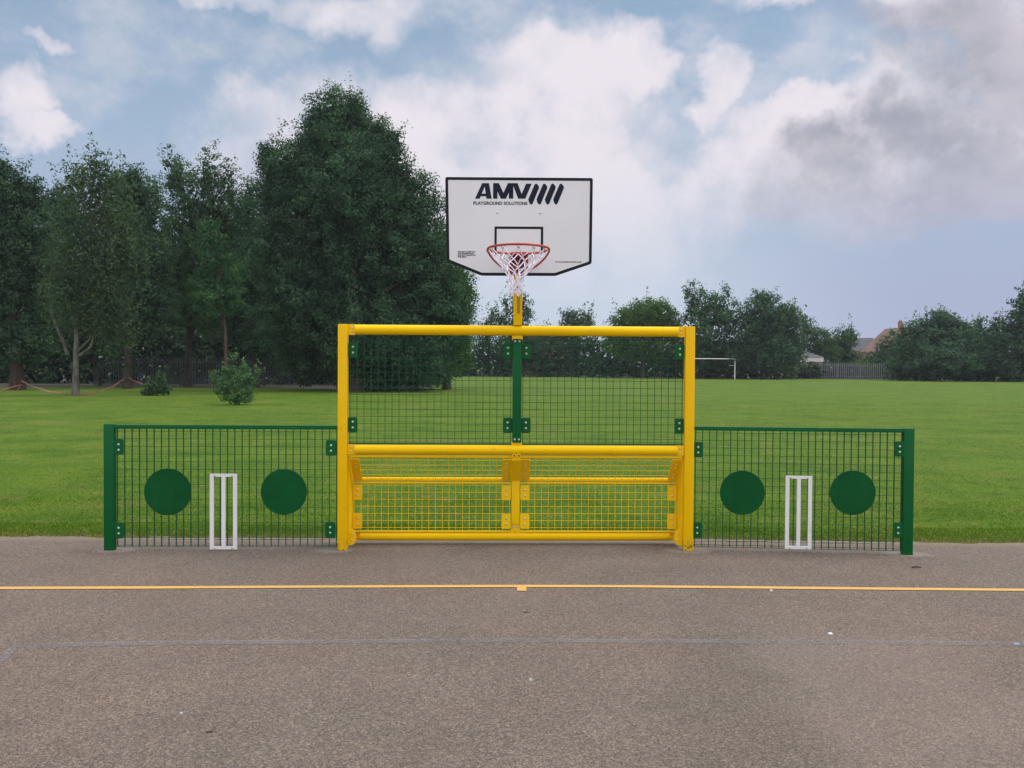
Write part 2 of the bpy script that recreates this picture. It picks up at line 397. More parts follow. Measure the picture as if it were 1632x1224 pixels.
# flush concrete edging that shows behind the side panels
CON = rough('edging_concrete', (.155, .135, .11), .25, 14)
for x0, x1 in ((-3.2, -1.7), (1.6, 3.5)):
    mb = MB(); k = 5
    for i in range(k):
        a = x0+(x1-x0)*i/k; b = x0+(x1-x0)*(i+1)/k-.008
        mb.span((a, edge(a)-.11, -.05), (b, edge(a)-.03, (.005+.002*(i % 2))))
    tag(mb.build('kerb_edging', CON, bevel=.003), kind='structure')

# grass blades (one uncountable mass), thinner with distance
def quads_mesh(name, P, tint, m, parent=None, tri=False):
    """P (N,k,3) array of faces"""
    N, k, _ = P.shape; me = bpy.data.meshes.new(name)
    me.vertices.add(N*k); me.vertices.foreach_set('co', P.reshape(-1).astype(np.float32))
    me.loops.add(N*k); me.loops.foreach_set('vertex_index', np.arange(N*k, dtype=np.int32))
    me.polygons.add(N); me.polygons.foreach_set('loop_start', np.arange(0, N*k, k, dtype=np.int32))
    at = me.attributes.new('tint', 'FLOAT', 'FACE'); at.data.foreach_set('value', tint.astype(np.float32))
    me.materials.append(m); me.update(calc_edges=True); me.validate()
    o = bpy.data.objects.new(name, me); col.objects.link(o)
    if parent: o.parent = parent
    return o
def blades():
    Ps = []; Ts = []
    for y0, y1, n, h, w_ in ((8.42, 9.2, 60000, .022, .006), (9.2, 11, 60000, .018, .007), (11, 14, 60000, .015, .008), (14, 19, 60000, .014, .009), (19, 28, 60000, .014, .012), (28, 42, 50000, .015, .017)):
        y = rng.uniform(y0, y1, n); x = rng.uniform(-.62, .62, n)*(y+1)
        ed = np.interp(x, [e_[0] for e_ in EDGE], [e_[1] for e_ in EDGE])
        rag = ed-.03+.05*np.sin(x*5+np.sin(x*2.1)*2)+.035*np.sin(x*13.7+.5)+.02*np.sin(x*41)+rng.normal(0, .035, n)
        k = y > rag; x, y = x[k], y[k]; n = len(x); ed = ed[k]
        # tufty height
        tu = .8+.16*np.sin(x*3.1+np.sin(y*2.3)*2)*np.sin(y*4.7+x)+.4*rng.random(n)
        near = np.exp(-(y-ed)/.10); hh = h*np.clip(tu, .35, 1.6)*(1+near*1.0)*rng.uniform(.5, 1.2, n)
        a = rng.uniform(0, 2*np.pi, n); dx, dy = np.cos(a)*w_/2, np.sin(a)*w_/2
        lx, ly = rng.normal(0, .5, n)*hh, rng.normal(0, .5, n)*hh
        z = np.array([slope(q) for q in y])-.008
        P = np.stack([np.stack([x-dx, y-dy, z], 1), np.stack([x+dx, y+dy, z], 1), np.stack([x+lx, y+ly, z+hh], 1)], 1)
        Ps.append(P); Ts.append(np.clip(.42+.16*np.sin(x*1.3+y*2.6+np.sin(x*2.9))*np.sin(x*.7-y*1.7)+rng.normal(0, .22, n)+near*rng.uniform(0, 1.0, n), 0, 1.0))
    o = quads_mesh('grass', np.concatenate(Ps), np.concatenate(Ts), leafmat('grass_blades', (.046, .104, .004), (.114, .182, .014), .4, (.26, .23, .10)))
    tag(o, 'short mown green grass covering the field beyond the asphalt', 'grass', kind='stuff')
blades()

# ------------------------------------------------------------------ goal frame
GL_, GR_ = Vector((W(546.5, 800, 7.94).x, 7.94)), Vector((W(1096.5, 800, 8.02).x, 8.02))
GC = (GL_+GR_)/2; HS = (GR_-GL_).length/2; GA = math.atan2(GR_.y-GL_.y, GR_.x-GL_.x)
goal = empty('goal_frame', (GC.x, GC.y, 0), GA, label='yellow steel goal frame with square posts, green upper mesh and recessed yellow lower mesh', cat='goal')
PW = .082; TOP = 1.957
def bolts(parent, pts, r=.0095, ax=(0, -1, 0), h=.008):
    for p in pts: MB().dome(p, r, h, ax).build('bolt', STEEL, parent, smooth=True)
for s in (-1, 1):
    MB().span((s*HS-PW/2, -PW/2, -.02), (s*HS+PW/2, PW/2, TOP)).build('post', YELP, goal, bevel=.006, smooth=True)
def rail(z, r, x, y=0, flat=.0):
    o = MB().tube([(-x, y, z), (x, y, z)], r, 28).build('crossbar', YEL, goal, smooth=True)
    return o
inner = HS-PW/2
for z, r, yy, inx in ((1.911, .0435, 0, inner), (.873, .041, 0, inner), (.072, .041, .26, inner-.012)):
    rb = rail(z, r, inx-.062, yy)
    for s in (-1, 1):
        pl = MB().prism(roundrect(min(s*inx, s*(inx-.062)), z-r-.003, max(s*inx, s*(inx-.062)), z+r+.003, .006), yy-.012, yy+.012).build('end_plate', YEL, goal, bevel=.002)
        bolts(pl, [(s*(inx-.036), yy-.012, z+.018), (s*(inx-.036), yy-.012, z-.018)])
# centre uprights
cw = .078
def upright(z0, z1, m, y=0, w=cw, d=.05):
    return MB().span((-w/2, y-d/2, z0), (w/2, y+d/2, z1)).build('centre_upright', m, goal, bevel=.007, smooth=True)
for z0, z1 in ((1.83, 1.872), (.90, .94)):
    MB().span((-.046, -.012, z0), (.046, .012, z1)).build('connector_plate', YEL, goal, bevel=.002)
up = upright(.945, 1.838, GRN)
for z in (1.818, .965): bolts(up, [(-.019, -.025, z), (.019, -.025, z)])
for z, hh in ((1.817, .028), (.966, .028)):
    MB().prism(roundrect(-.038, z-hh, .038, z+hh*.8, .006), -.0285, -.0245).build('clamp_plate', GRN, up)
# mesh panels
def mesh_bm(x0, x1, z0, z1, xs, zs, wv, dv, wh, y=0, frame=0.006):
    mb = MB()
    for x in xs: mb.span((x-wv/2, y-dv/2, z0), (x+wv/2, y+dv/2, z1))
    for z in zs: mb.tube([(x0, y-dv/2-.002, z), (x1, y-dv/2-.002, z)], wh/2, 6)
    return mb
DY = .03
for s in (-1, 1):
    a, b = (-inner+.004, -cw/2-.004) if s < 0 else (cw/2+.004, inner-.004)
    n = 23; stp = (b-a-.02)/n
    xs_ = [a+.01+stp*i for i in range(n+1)]
    zs_ = [1.832, 1.795]+[1.73-.0635*i for i in range(13)]+[.936]
    o = mesh_bm(a, b, .925, 1.835, xs_, zs_, .0044, .007, .0044, DY).build('upper_mesh', GRNM, goal)
    mb = MB().span((a, DY-.012, .915), (b, DY+.006, .927)).build('mesh_edge_bar', GRNM, goal)
    for zc in (1.735, 1.085):
        for xc, e_ in ((a, 1), (b, -1)):
            x0, x1 = (xc-.004, xc+.078) if e_ > 0 else (xc-.078, xc+.004)
            br = MB().prism(roundrect(x0, zc-.067, x1, zc+.067, .014), DY-.022, DY-.012).build('mesh_bracket', GRN, goal, bevel=.0015)
            xm = xc+.036*e_
            bolts(br, [(xm, DY-.022, zc+.026), (xm, DY-.022, zc-.024)], .011)
# recessed lower goal
YB = .26; ZT, ZK, ZB = .806, .583, .128; YF = .01
for s in (-1, 1):
    X = s*(inner-.004)
    poly = [(YF, ZT), (YF+.03, ZT+.015), (YB+.03, ZK), (YB+.03, .03), (YB-.06, .03), (YB-.06, ZK-.05), (.045, .70), (.03, .70)]
    poly = [(.03, ZT+.01), (.07, ZT+.01), (YB+.03, ZK+.02), (YB+.03, .03), (.03, .03)]
    vv = [(X+t, y, z) for t in (-.004, .004) for y, z in poly]; n = len(poly)
    MB().add(vv, [tuple(range(n)), tuple(range(2*n-1, n-1, -1))]+[(i, i+n, (i+1) % n+n, (i+1) % n) for i in range(n)]).build('side_plate', YEL, goal, bevel=.0015)
    # rounded foot gusset with holes at the bottom corner
    gb = MB(); c = (s*(inner-.02), .07, .095)
    arc = [(c[0]-s*.045*math.cos(R(a)), c[2]+.07*math.sin(R(a))) for a in range(-90, 91, 15)]
    gb.prism([(s*(inner+.002), .025)]+arc+[(s*(inner+.002), .165)], .06, .075)
    gu = gb.build('corner_gusset', YEL, goal, bevel=.001)
    bolts(gu, [(s*(inner-.03), .06, .125), (s*(inner-.03), .06, .07)], .008)
bars = []
def slant(x, t, off=0):   # point on the slanted panel, t 0 top/front .. 1 bottom/back
    y = YF+.03+(YB-YF-.03)*t; z = ZT+(ZK-ZT)*t
    L = math.hypot(YB-YF-.03, ZK-ZT); ny, nz = -(ZT-ZK)/L, -(YB-YF-.03)/L     # facing the player and down
    return Vector((x, y+ny*off, z+nz*off))
MB().tube([(-inner+.012, YF, ZT+.006), (inner-.012, YF, ZT+.006)], .0135, 14).build('top_tube', YEL, goal, smooth=True)
for s in (-1, 1):
    a, b = (-inner+.014, -cw/2-.004) if s < 0 else (cw/2+.004, inner-.014)
    MB().tube([(a+(.02 if s < 0 else 0), YB+.004, ZK), (b-(.02 if s > 0 else 0), YB+.004, ZK)], .017, 14).build('bend_tube', YEL, goal, smooth=True)
    n = 23; stp = (b-a-.02)/n; mb = MB()
    for i in range(n+1):
        x = a+.01+stp*i
        mb.tube([slant(x, .05, .004), slant(x, 1.0, .02), (x, YB-.022, ZK-.02)],  .0022, 6)
    for t in (.12, .34, .56, .78): mb.tube([slant(a, t, .007), slant(b, t, .007)],  .0022, 6)
    mb.build('slanted_mesh', YELM, goal)
    xs_ = [a+.01+stp*i for i in range(n+1)]
    zs_ = [.532-.0635*i for i in range(7)]
    mesh_bm(a, b, ZB-.008, ZK-.02, xs_, zs_, .0040, .004, .0044, YB-.02).build('lower_mesh', YELM, goal)
    MB().span((a, YB-.034, ZK-.034), (b, YB-.006, ZK-.024)).build('mesh_edge_bar', YELM, goal)
    MB().span((a, YB-.034, ZB-.016), (b, YB-.008, ZB-.006)).build('mesh_edge_bar', YELM, goal)
    for xc, e_ in ((a, 1), (b, -1)):
        for zc in (.468, .210):
            x0, x1 = (xc, xc+.082) if e_ > 0 else (xc-.082, xc)
            br = MB().prism(roundrect(x0, zc-.067, x1, zc+.067, .012), YB-.044, YB-.034).build('mesh_bracket', YEL, goal, bevel=.0015)
            bolts(br, [((x0+x1)/2, YB-.044, zc+.026), ((x0+x1)/2, YB-.044, zc-.026)], .011)
        # folded plates on the slanted part: outline with a notch halfway
        x0, x1 = (xc, xc+.082) if e_ > 0 else (xc-.082, xc)
        xo, xi = (x0, x1) if e_ > 0 else (x1, x0)
        outl = [(xo, .03), (xi-e_*.012, .03), (xi, .09), (xi, .46), (xi-e_*.008, .50), (xi, .54), (xi, .92), (xi-e_*.012, .98), (xo, .98)]
        nn = len(outl); vv = [slant(x, t, o_) for o_ in (.014, .022) for x, t in outl]
        br = MB().add(vv, [tuple(range(nn)), tuple(range(2*nn-1, nn-1, -1))]+[(i, i+nn, (i+1) % nn+nn, (i+1) % nn) for i in range(nn)]).build('folded_bracket', YEL, goal)
        nrm = (slant(0, .5, 1)-slant(0, .5, 0))
        bolts(br, [slant((x0+x1)/2, t, .022) for t in (.22, .36, .66, .82)], .008, nrm)
# centre post of the recess: slanted box, then an upright box
sb = MB(); vv = []
for x, o_ in ((-cw/2, -.01), (cw/2, -.01), (cw/2, .034), (-cw/2, .034)):
    for t in (.02, 1.0): vv.append(slant(x, t, o_))
sb.add(vv, [(0, 2, 4, 6), (1, 7, 5, 3), (0, 1, 3, 2), (2, 3, 5, 4), (4, 5, 7, 6), (6, 7, 1, 0)])
sb.build('slanted_upright', YEL, goal, bevel=.004)
upright(.185, ZK-.01, YEL, YB-.02, cw-.006)
cp = MB().span((-.041, YB-.026, .108), (.041, YB-.006, .186)).build('connector_plate', YEL, goal, bevel=.002)
bolts(cp, [(-.018, YB-.026, .158), (.018, YB-.026, .158)], .0105)
for s in (-1, 1):
    k = MB().tube([(s*.019, -.034, ZT+.018), (s*.019, .0, ZT+.018)], .0185, 16).build('knuckle', YEL, goal, smooth=True)
    MB().tube([(s*.019, -.036, ZT+.018), (s*.019, -.0335, ZT+.018)], .008, 12).build('hole', INKB, k)

# ------------------------------------------------------------------ side mesh panels with targets and wickets
def side_panel(px_post, px_in, yo, yi, label, pw_px, zt, ztpost, br_px, discs, wicket, ntop, bar, post_off=0):
    A = Vector((W(px_post, 800, yo).x, yo)); B = Vector((W(px_in, 800, yi).x, yi))
    flip = 1 if B.x > A.x else -1
    e_ = (B-A).normalized() if flip > 0 else (A-B).normalized()
    ang = math.atan2(e_.y, e_.x); L = (B-A).length
    root = empty('ball_wall_panel', (A.x, A.y, 0), ang, label=label, cat='fence panel', group='green mesh side panels beside the goal')
    def loc(px, py):
        s, z = plane(px, py, A, B); return flip*s, z
    hw = .043; d = .062
    po = MB().span((-hw, -d/2, -.02), (hw, d/2, ztpost)).build('post', GRN, root, bevel=.004, smooth=True)
    X0 = hw if flip > 0 else -hw; X1 = L*flip
    a, b = min(X0, X1), max(X0, X1)
    rl = MB().span((a, -.028, zt-.034), (b, .014, zt)).build('top_rail', GRN, root, bevel=.003, smooth=True)
    n = ntop; stp = (b-a-.03)/n; xs_ = [a+.02+stp*i for i in range(n+1)]
    zs_ = [zt-.075-.0655*i+.02 for i in range(16)]; zs_ = [z for z in zs_ if z > .04]+[.03]
    mb = mesh_bm(a, b, .028, zt-.03, xs_, zs_, .0058, bar, .0042, 0)
    mb.build('mesh', GRNM, root)
    for (x0, y0, x1, y1) in br_px:
        l0, z1 = loc(x0, y0); l1, z0 = loc(x1, y1)
        br = MB().prism(roundrect(l0, z0, l1, z1, .016), -.026, -.016).build('mesh_bracket', GRN, root, bevel=.0015)
        xm = (l0+l1)/2; zm = (z0+z1)/2
        bolts(br, [(xm, -.026, zm+.022), (xm, -.026, zm-.026)], .0105)
    for (cx, cy, r) in discs:
        lx, lz = loc(cx, cy); rr = r/FPX*((yo+yi)/2)
        MB().prism(disc(lx, lz, rr), -.017, -.010).build('target_disc', GRND, root, bevel=.0012)
    x0, y0, x1, y1 = wicket
    l0, z1 = loc(x0, y0); l1, z0 = loc(x1, y1); wdt = l1-l0; bw = wdt*.145
    wk = MB(); Yw = -.0225
    wk.span((l0, Yw-.006, z0), (l0+bw, Yw+.006, z1)); wk.span((l1-bw, Yw-.006, z0), (l1, Yw+.006, z1))
    wk.span((l0+bw, Yw-.006, z1-.026), (l1-bw, Yw+.006, z1)); wk.span((l0+bw, Yw-.006, z0), (l1-bw, Yw+.006, z0+.026))
    m0 = l0+wdt*.43; wk.span((m0, Yw-.006, z0+.026), (m0+bw, Yw+.006, z1-.026))
    w_ = wk.build('cricket_wicket', WHT, root)
    for fx in (.18, .82):
        for z in (z1-.017, z0+.012): MB().dome((l0+wdt*fx, Yw-.006, z), .0095, .006).build('bolt', STEEL, w_, smooth=True)
    return root
side_panel(175.5, 538.5, 7.87, 7.93, 'green mesh panel left of the yellow goal, two green discs around a white wicket, shorter right bars', 18, 1.080, 1.086,
           [(183, 699.5, 198.5, 724.5), (183, 832, 199, 857.5), (520, 701, 536.5, 726), (519, 831, 535, 856.5)],
           [(268.3, 783.5, 37.3), (453, 783.5, 36.6)], (335.8, 754.5, 379, 874.5), 30, .016)
side_panel(1446, 1104, 7.88, 8.03, 'green mesh panel right of the yellow goal, two green discs around a white wicket', 17, 1.085, 1.088,
           [(1104.5, 704, 1120, 728.5), (1103, 832, 1118, 856.5), (1425, 703, 1440, 727.5), (1422, 832, 1438, 856.5)],
           [(1182.5, 785, 35.4), (1358.3, 785, 35.4)], (1251.3, 757.5, 1292, 874.5), 29, .017)

# ------------------------------------------------------------------ basketball hoop
BY = 7.50
hoop = empty('basketball_hoop', (GC.x+.02, 7.98, 1.957), 0, label='white bordered backboard with red ring and white net on the yellow pole above the goal', cat='basketball hoop')
HO = Vector(hoop.location)
def HW(px, py, y=BY): return W(px, py, y)-HO
def bz(cx, cy): return HW(700+cx/4.708, 270+cy/4.708)
pc = HW(825.3, 480, 7.98)
hp = MB().span((pc.x-.038, -.038, 0), (pc.x+.038, .038, .88)).build('pole', YEL, hoop, bevel=.005, smooth=True)
MB().span((pc.x-.013+.006, -.0405, .10), (pc.x+.013+.006, -.0375, .34)).build('painted_shade_strip', paint('ochre_shade', (.42, .23, .01), .5), hp)  # dark ochre strip painted in for the shaded streak on the pole
for z in (.52, .80):
    MB().span((pc.x-.03, -.038-.40, z-.03), (pc.x+.03, -.038, z+.03)).build('support_arm', YEL, hoop, bevel=.004)
by = BY-HO.y
corner = [bz(*p) for p in ((46, 58), (1152, 66), (1143, 706), (872, 797), (316, 795), (57, 690))]
poly = [(p.x, p.z) for p in corner]
# rounded top corners
def soften(poly, r):
    out_ = []; n = len(poly)
    for i in range(n):
        p = Vector(poly[i]); a = (Vector(poly[i-1])-p).normalized(); b = (Vector(poly[(i+1) % n])-p).normalized()
        for t in (0, .33, .66, 1):
            q0 = p+a*r; q1 = p+b*r; out_.append(tuple(q0*(1-t)**2+p*2*t*(1-t)+q1*t*t))
    return out_
bp = soften(poly, .016)
bb = MB().prism(bp, by, by+.02).build('backboard', BOARD, hoop)
cxm = sum(p[0] for p in poly)/6; czm = sum(p[1] for p in poly)/6
def inset(poly, d):
    n = len(poly); res = []
    ar = sum(poly[i][0]*poly[(i+1) % n][1]-poly[(i+1) % n][0]*poly[i][1] for i in range(n)); sg = 1 if ar > 0 else -1
    L = []
    for i in range(n):
        p = Vector(poly[i]); q = Vector(poly[(i+1) % n]); t = (q-p).normalized(); nn = Vector((-t.y, t.x))*sg; L.append((p+nn*d, t))
    for i in range(n):
        p1, t1 = L[i-1]; p2, t2 = L[i]
        den = t1.x*t2.y-t1.y*t2.x; s = ((p2-p1).x*t2.y-(p2-p1).y*t2.x)/den; res.append(tuple(p1+t1*s))
    return res
o_, i_ = soften(inset(poly, -.001), .016), soften(inset(poly, .022), .008); n = len(o_)
vv = [(x, by-.0015, z) for x, z in o_]+[(x, by-.0015, z) for x, z in i_]+[(x, by+.021, z) for x, z in o_]
MB().add(vv, [(i, (i+1) % n, (i+1) % n+n, i+n) for i in range(n)]+[(i, (i+1) % n, (i+1) % n+2*n, i+2*n) for i in range(n)]).build('border', INKB, bb)
sq = MB(); yy = by-.0012
q = [bz(*p) for p in ((415, 428), (781, 430), (432, 446), (763, 447))]
zb = bz(420, 640).z
sq.span((q[0].x, yy, q[2].z), (q[1].x, by-.0002, q[0].z)); sq.span((q[0].x, yy, zb), (q[2].x, by-.0002, q[2].z)); sq.span((q[3].x, yy, zb), (q[1].x, by-.0002, q[3].z))
sq.build('target_square', INKB, bb)
strokes = [[(268, 220), (322, 103), (352, 103), (304, 220)], [(338, 103), (374, 103), (394, 220), (354, 220)], [(302, 202), (352, 202), (350, 182), (310, 182)],
           [(404, 220), (404, 103), (437, 103), (437, 220)], [(408, 103), (448, 103), (502, 220), (462, 220)], [(462, 220), (500, 220), (556, 103), (516, 103)], [(522, 220), (556, 220), (556, 103), (522, 103)],
           [(548, 103), (588, 103), (632, 220), (592, 220)], [(602, 220), (646, 220), (694, 107), (652, 107)]]
for k in range(4):
    dx = k*62.3
    strokes.append([(668+dx, 226), (674+dx, 210), (716+dx, 112), (724+dx, 107), (733+dx, 108), (748+dx, 128), (749+dx, 140), (703+dx, 252), (696+dx, 263), (686+dx, 264), (674+dx, 248)])
lg = MB()
for k, st in enumerate(strokes):
    pts = [bz(*p) for p in st]; lg.prism([(p.x, p.z) for p in pts], by-.0008-.0002*(k % 6), by-.0001)
lg.build('logo', INK, bb)
def text(s, size, p, name, parent, m, width=None, bold=0, sp=1.0, line=1.0):
    cu = bpy.data.curves.new(name, 'FONT'); cu.body = s; cu.size = size; cu.extrude = .0003; cu.offset = bold; cu.space_character = sp; cu.space_line = line
    ob = bpy.data.objects.new('tmp', cu); col.objects.link(ob)
    dg = bpy.context.evaluated_depsgraph_get(); me = bpy.data.meshes.new_from_object(ob.evaluated_get(dg))
    bpy.data.objects.remove(ob)
    xs_ = [v_.co.x for v_ in me.vertices]; k = 1 if not width else width/(max(xs_)-min(xs_)); x0 = min(xs_)
    for v_ in me.vertices:
        x, y, z = v_.co; v_.co = ((x-x0)*k+p.x, by-.0008-z, y+p.z)
    me.name = name; me.materials.clear(); me.materials.append(m)
    o = bpy.data.objects.new(name, me); col.objects.link(o); o.parent = parent; return o
w0, w1 = bz(257, 264), bz(661, 264)
text('PLAYGROUND SOLUTIONS', .036, w0, 'printed_name', bb, INK, w1.x-w0.x, .0013, 1.05)
w0, w1 = bz(139, 622), bz(272, 622)
text('DO NOT CLIMB ON\nTHE FRAMEWORK\nDO NOT HANG ON\nTHE RING', .0148, w0, 'printed_warning', bb, INKB, w1.x-w0.x, .0006, 1.0, .95)
w0, w1 = bz(868, 697), bz(1070, 697)
text('www.amvplaygrounds.co.uk', .0135, w0, 'printed_web_address', bb, INKB, w1.x-w0.x, .0006)
for p in ((436, 323), (758, 327)):
    c = bz(*p); MB().dome((c.x, by, c.z), .011, .007).build('bolt', STEEL, bb, smooth=True)
# ring, mount, braces
RY = BY-.375; rc = W(826.3, 397, RY)-HO; RR = .2375
tilt = R(-1.7)
def ringp(a, rr=RR, dz=0):
    x = rr*math.sin(a); y = -rr*math.cos(a)            # a=0 nearest the player
    return Vector((rc.x+x, rc.y+y, rc.z-y*math.tan(tilt)*-1+dz))
pts = [ringp(2*math.pi*i/64) for i in range(65)]
rg = MB().tube(pts, .0092, 10, cap=False).build('ring', RED, hoop, smooth=True)
mp = MB(); m0 = W(812.5, 403, BY-.012)-HO; m1 = W(841.5, 435, BY-.012)-HO
zr = rc.z
mp.span((m0.x, by-.012, zr-.168), (m1.x, by-.0016, zr+.012))
mpo = mp.build('mount_plate', REDD, hoop, bevel=.002)
gx0, gx1 = m0.x+.012, m1.x-.012; yb, yf = by-.012, rc.y+RR-.004
MB().add([(gx0, yb, zr-.012), (gx1, yb, zr-.012), (gx1, yf, zr-.003), (gx0, yf, zr-.003), (gx0, yb, zr+.008), (gx1, yb, zr+.008), (gx1, yf, zr+.007), (gx0, yf, zr+.007)],
         [(0, 3, 2, 1), (4, 5, 6, 7), (0, 1, 5, 4), (1, 2, 6, 5), (2, 3, 7, 6), (3, 0, 4, 7)]).build('mount_tongue', REDD, hoop)
for s in (-1, 1):
    MB().add([(rc.x+s*.06, yb, zr-.01), (rc.x+s*.06, yf, zr-.004), (rc.x+s*.045, yb, zr-.17), (rc.x+s*.055, yb, zr-.01), (rc.x+s*.055, yf, zr-.004), (rc.x+s*.04, yb, zr-.17)],
             [(0, 1, 2), (5, 4, 3), (0, 3, 4, 1), (1, 4, 5, 2), (2, 5, 3, 0)]).build('gusset', REDD, hoop)
    br = []
    for t in [i/10 for i in range(11)]:
        a = s*(math.pi/2+t*math.pi*.40); rr = RR*(1.0)
        p_ = ringp(a, rr); p_.z -= .012+.125*math.sin(t*math.pi/2)**1.0*(.25+.75*t); br.append(p_)
    br.append(Vector((rc.x+s*.05, yb, zr-.155)))
    MB().tube(br, .0075, 8).build('brace', RED, hoop, smooth=True)
# net: twelve loops, eight rows, drawn in as it falls
net = MB(); NL = 12; prof = [(.232, 0), (.180, .065), (.128, .120), (.088, .168), (.062, .212), (.052, .252), (.049, .290), (.043, .312), (.040, .336)]
rngn = random.Random(5); nodes = []
for L_, (rr, dz) in enumerate(prof):
    row = []
    for i in range(NL):
        a = 2*math.pi*(i+(.5 if L_ % 2 else 0))/NL+rngn.uniform(-.06, .06)*min(L_, 3)
        p_ = ringp(a, rr*(1+rngn.uniform(-.06, .06)*(L_ > 0)), -dz+rngn.uniform(-.010, .010)*(L_ > 0)-.006)
        p_.x -= .030*(dz/.36)
        p_.z = rc.z-dz-.008+rngn.uniform(-.009, .009)*(L_ > 0)
        row.append(p_)
    nodes.append(row)
def cord(a, b, sag=.006):
    m_ = (a+b)/2+Vector((rngn.uniform(-sag, sag), rngn.uniform(-sag, sag), rngn.uniform(-sag, 0)))
    net.tube([a, m_, b], .004, 5)
for L_ in range(len(prof)-1):
    for i in range(NL):
        j = (i+1) % NL if L_ % 2 else (i-1) % NL
        a = nodes[L_][i]
        cord(a, nodes[L_+1][i]); cord(a, nodes[L_+1][j])
for i in range(NL):  # loose ends of the hem
    if i % 2: cord(nodes[-1][i], nodes[-1][i]+Vector((rngn.uniform(-.01, .01), 0, -.018)))
net.build('net', NETM, hoop, smooth=True)
for i in range(NL):
    a = 2*math.pi*i/NL; p0 = ringp(a)
    c = [p0+Vector((.012*math.cos(t), 0, -.006+.014*math.sin(t)-.006)) for t in [k*math.pi/4 for k in range(8)]]
    MB().tube(c, .0025, 5).build('net_hook', RED, rg, smooth=True)

# ------------------------------------------------------------------ trees
def kites(C, sz, nrm_bias, rng):
    """C (N,3) leaf centres -> (N,4,3)"""
    N = len(C); n = rng.normal(size=(N, 3))+nrm_bias; n /= np.linalg.norm(n, axis=1)[:, None]+1e-9
    t = rng.normal(size=(N, 3)); t -= (t*n).sum(1)[:, None]*n; t /= np.linalg.norm(t, axis=1)[:, None]+1e-9
    b = np.cross(n, t); s = (sz*rng.uniform(.6, 1.35, N))[:, None]
    return np.stack([C-t*s*.5, C+b*s*.30+n*s*.08, C+t*s*.6, C-b*s*.30+n*s*.08], 1)
LEAFTOT = 0
def crown(name, lobes, m, parent, clump=.55, leaf=.17, cover=1.0, fill=1.0, seed=0, droop=0.0, lighten=0.0, minz=0.0, spiky=.0, sprig=0):
    """lobes: (cx,cy,cz,rx,ry,rz) in metres, relative to the thing's base"""
    global LEAFTOT
    rng = np.random.default_rng(seed); Cs = []; Bs = []; Ts = []; Ss = []
    for (cx, cy, cz, rx, ry, rz) in lobes:
        p = 1.6; area = 4*math.pi*((((rx*ry)**p+(rx*rz)**p+(ry*rz)**p)/3)**(1/p))
        nc = max(5, int(area/(clump**2)*.95*cover))
        d = rng.normal(size=(nc, 3)); d /= np.linalg.norm(d, axis=1)[:, None]
        # patchy crown radius: bulges and hollows
        wob = 1+.13*np.sin(d[:, 0]*5+seed)*np.sin(d[:, 2]*6+cx)+.08*np.sin(d[:, 1]*9+cz)
        u = rng.uniform(.62, 1.03, nc)*wob
        cc = np.array([cx, cy, cz])+d*u[:, None]*np.array([rx, ry, rz])
        if spiky: cc[:, 2] += spiky*rng.random(nc)**3*(d[:, 2] > .2)
        nl = max(8, int(2.6*(clump/leaf)**2))
        r = clump*rng.uniform(.55, 1.15, nc)
        o = rng.normal(size=(nc, nl, 3)); o /= np.linalg.norm(o, axis=2)[:, :, None]; o *= (rng.random((nc, nl, 1))**.45)
        o *= r[:, None, None]*np.array([1, 1, .75])
        L = cc[:, None, :]+o
        if droop: L[:, :, 2] -= droop*rng.random((nc, nl))**2*1.2
        tint = rng.uniform(.05, .85, nc)[:, None]+rng.normal(0, .07, (nc, nl))+lighten
        Cs.append(L.reshape(-1, 3)); Bs.append((o*2.6/clump+d[:, None, :]*.5+np.array([0, 0, .9])).reshape(-1, 3)); Ts.append(tint.reshape(-1)); Ss.append(np.full(nc*nl, leaf))
        # larger filler leaves, tinted darker as inner shade, that stop most light
        nf = int(area/(leaf**2)*.30*fill); d = rng.normal(size=(nf, 3)); d /= np.linalg.norm(d, axis=1)[:, None]
        L = np.array([cx, cy, cz])+d*(rng.uniform(.2, .8, nf))[:, None]*np.array([rx, ry, rz])
        Cs.append(L); Bs.append(d*.6); Ts.append(rng.uniform(0, .5, nf)); Ss.append(np.full(nf, leaf*1.7))
        # leading shoots that break the outline
        if sprig:
            ns = max(1, int(sprig*rx*rz)); d = rng.normal(size=(ns, 3)); d[:, 2] = np.abs(d[:, 2])*1.2+.15; d /= np.linalg.norm(d, axis=1)[:, None]
            p0 = np.array([cx, cy, cz])+d*np.array([rx, ry, rz])*.95
            hh = rng.uniform(.5, 1.6, ns)*clump*1.7; q = int(24*(clump/leaf/3.5)**1.2)
            t = rng.random((ns, q))
            ldir = d*.8+rng.normal(size=(ns, 3))*.25+np.array([0, 0, .7]); ldir /= np.linalg.norm(ldir, axis=1)[:, None]
            L = p0[:, None, :]+ldir[:, None, :]*(t*hh[:, None])[:, :, None]+rng.normal(size=(ns, q, 3))*(clump*.42*(1.1-t*.8))[:, :, None]
            Cs.append(L.reshape(-1, 3)); Bs.append(np.repeat(d*.5, q, 0)); Ts.append(rng.uniform(.3, .9, ns*q)); Ss.append(np.full(ns*q, leaf))
    C = np.concatenate(Cs); B = np.concatenate(Bs); T = np.clip(np.concatenate(Ts), 0, .92); S_ = np.concatenate(Ss)
    T = np.where(rng.random(len(T)) < .004, 1.0, T)
    k = C[:, 2] > minz; C, B, T, S_ = C[k], B[k], T[k], S_[k]
    LEAFTOT += len(C)
    return quads_mesh(name, kites(C, S_, B, rng), T, m, parent)
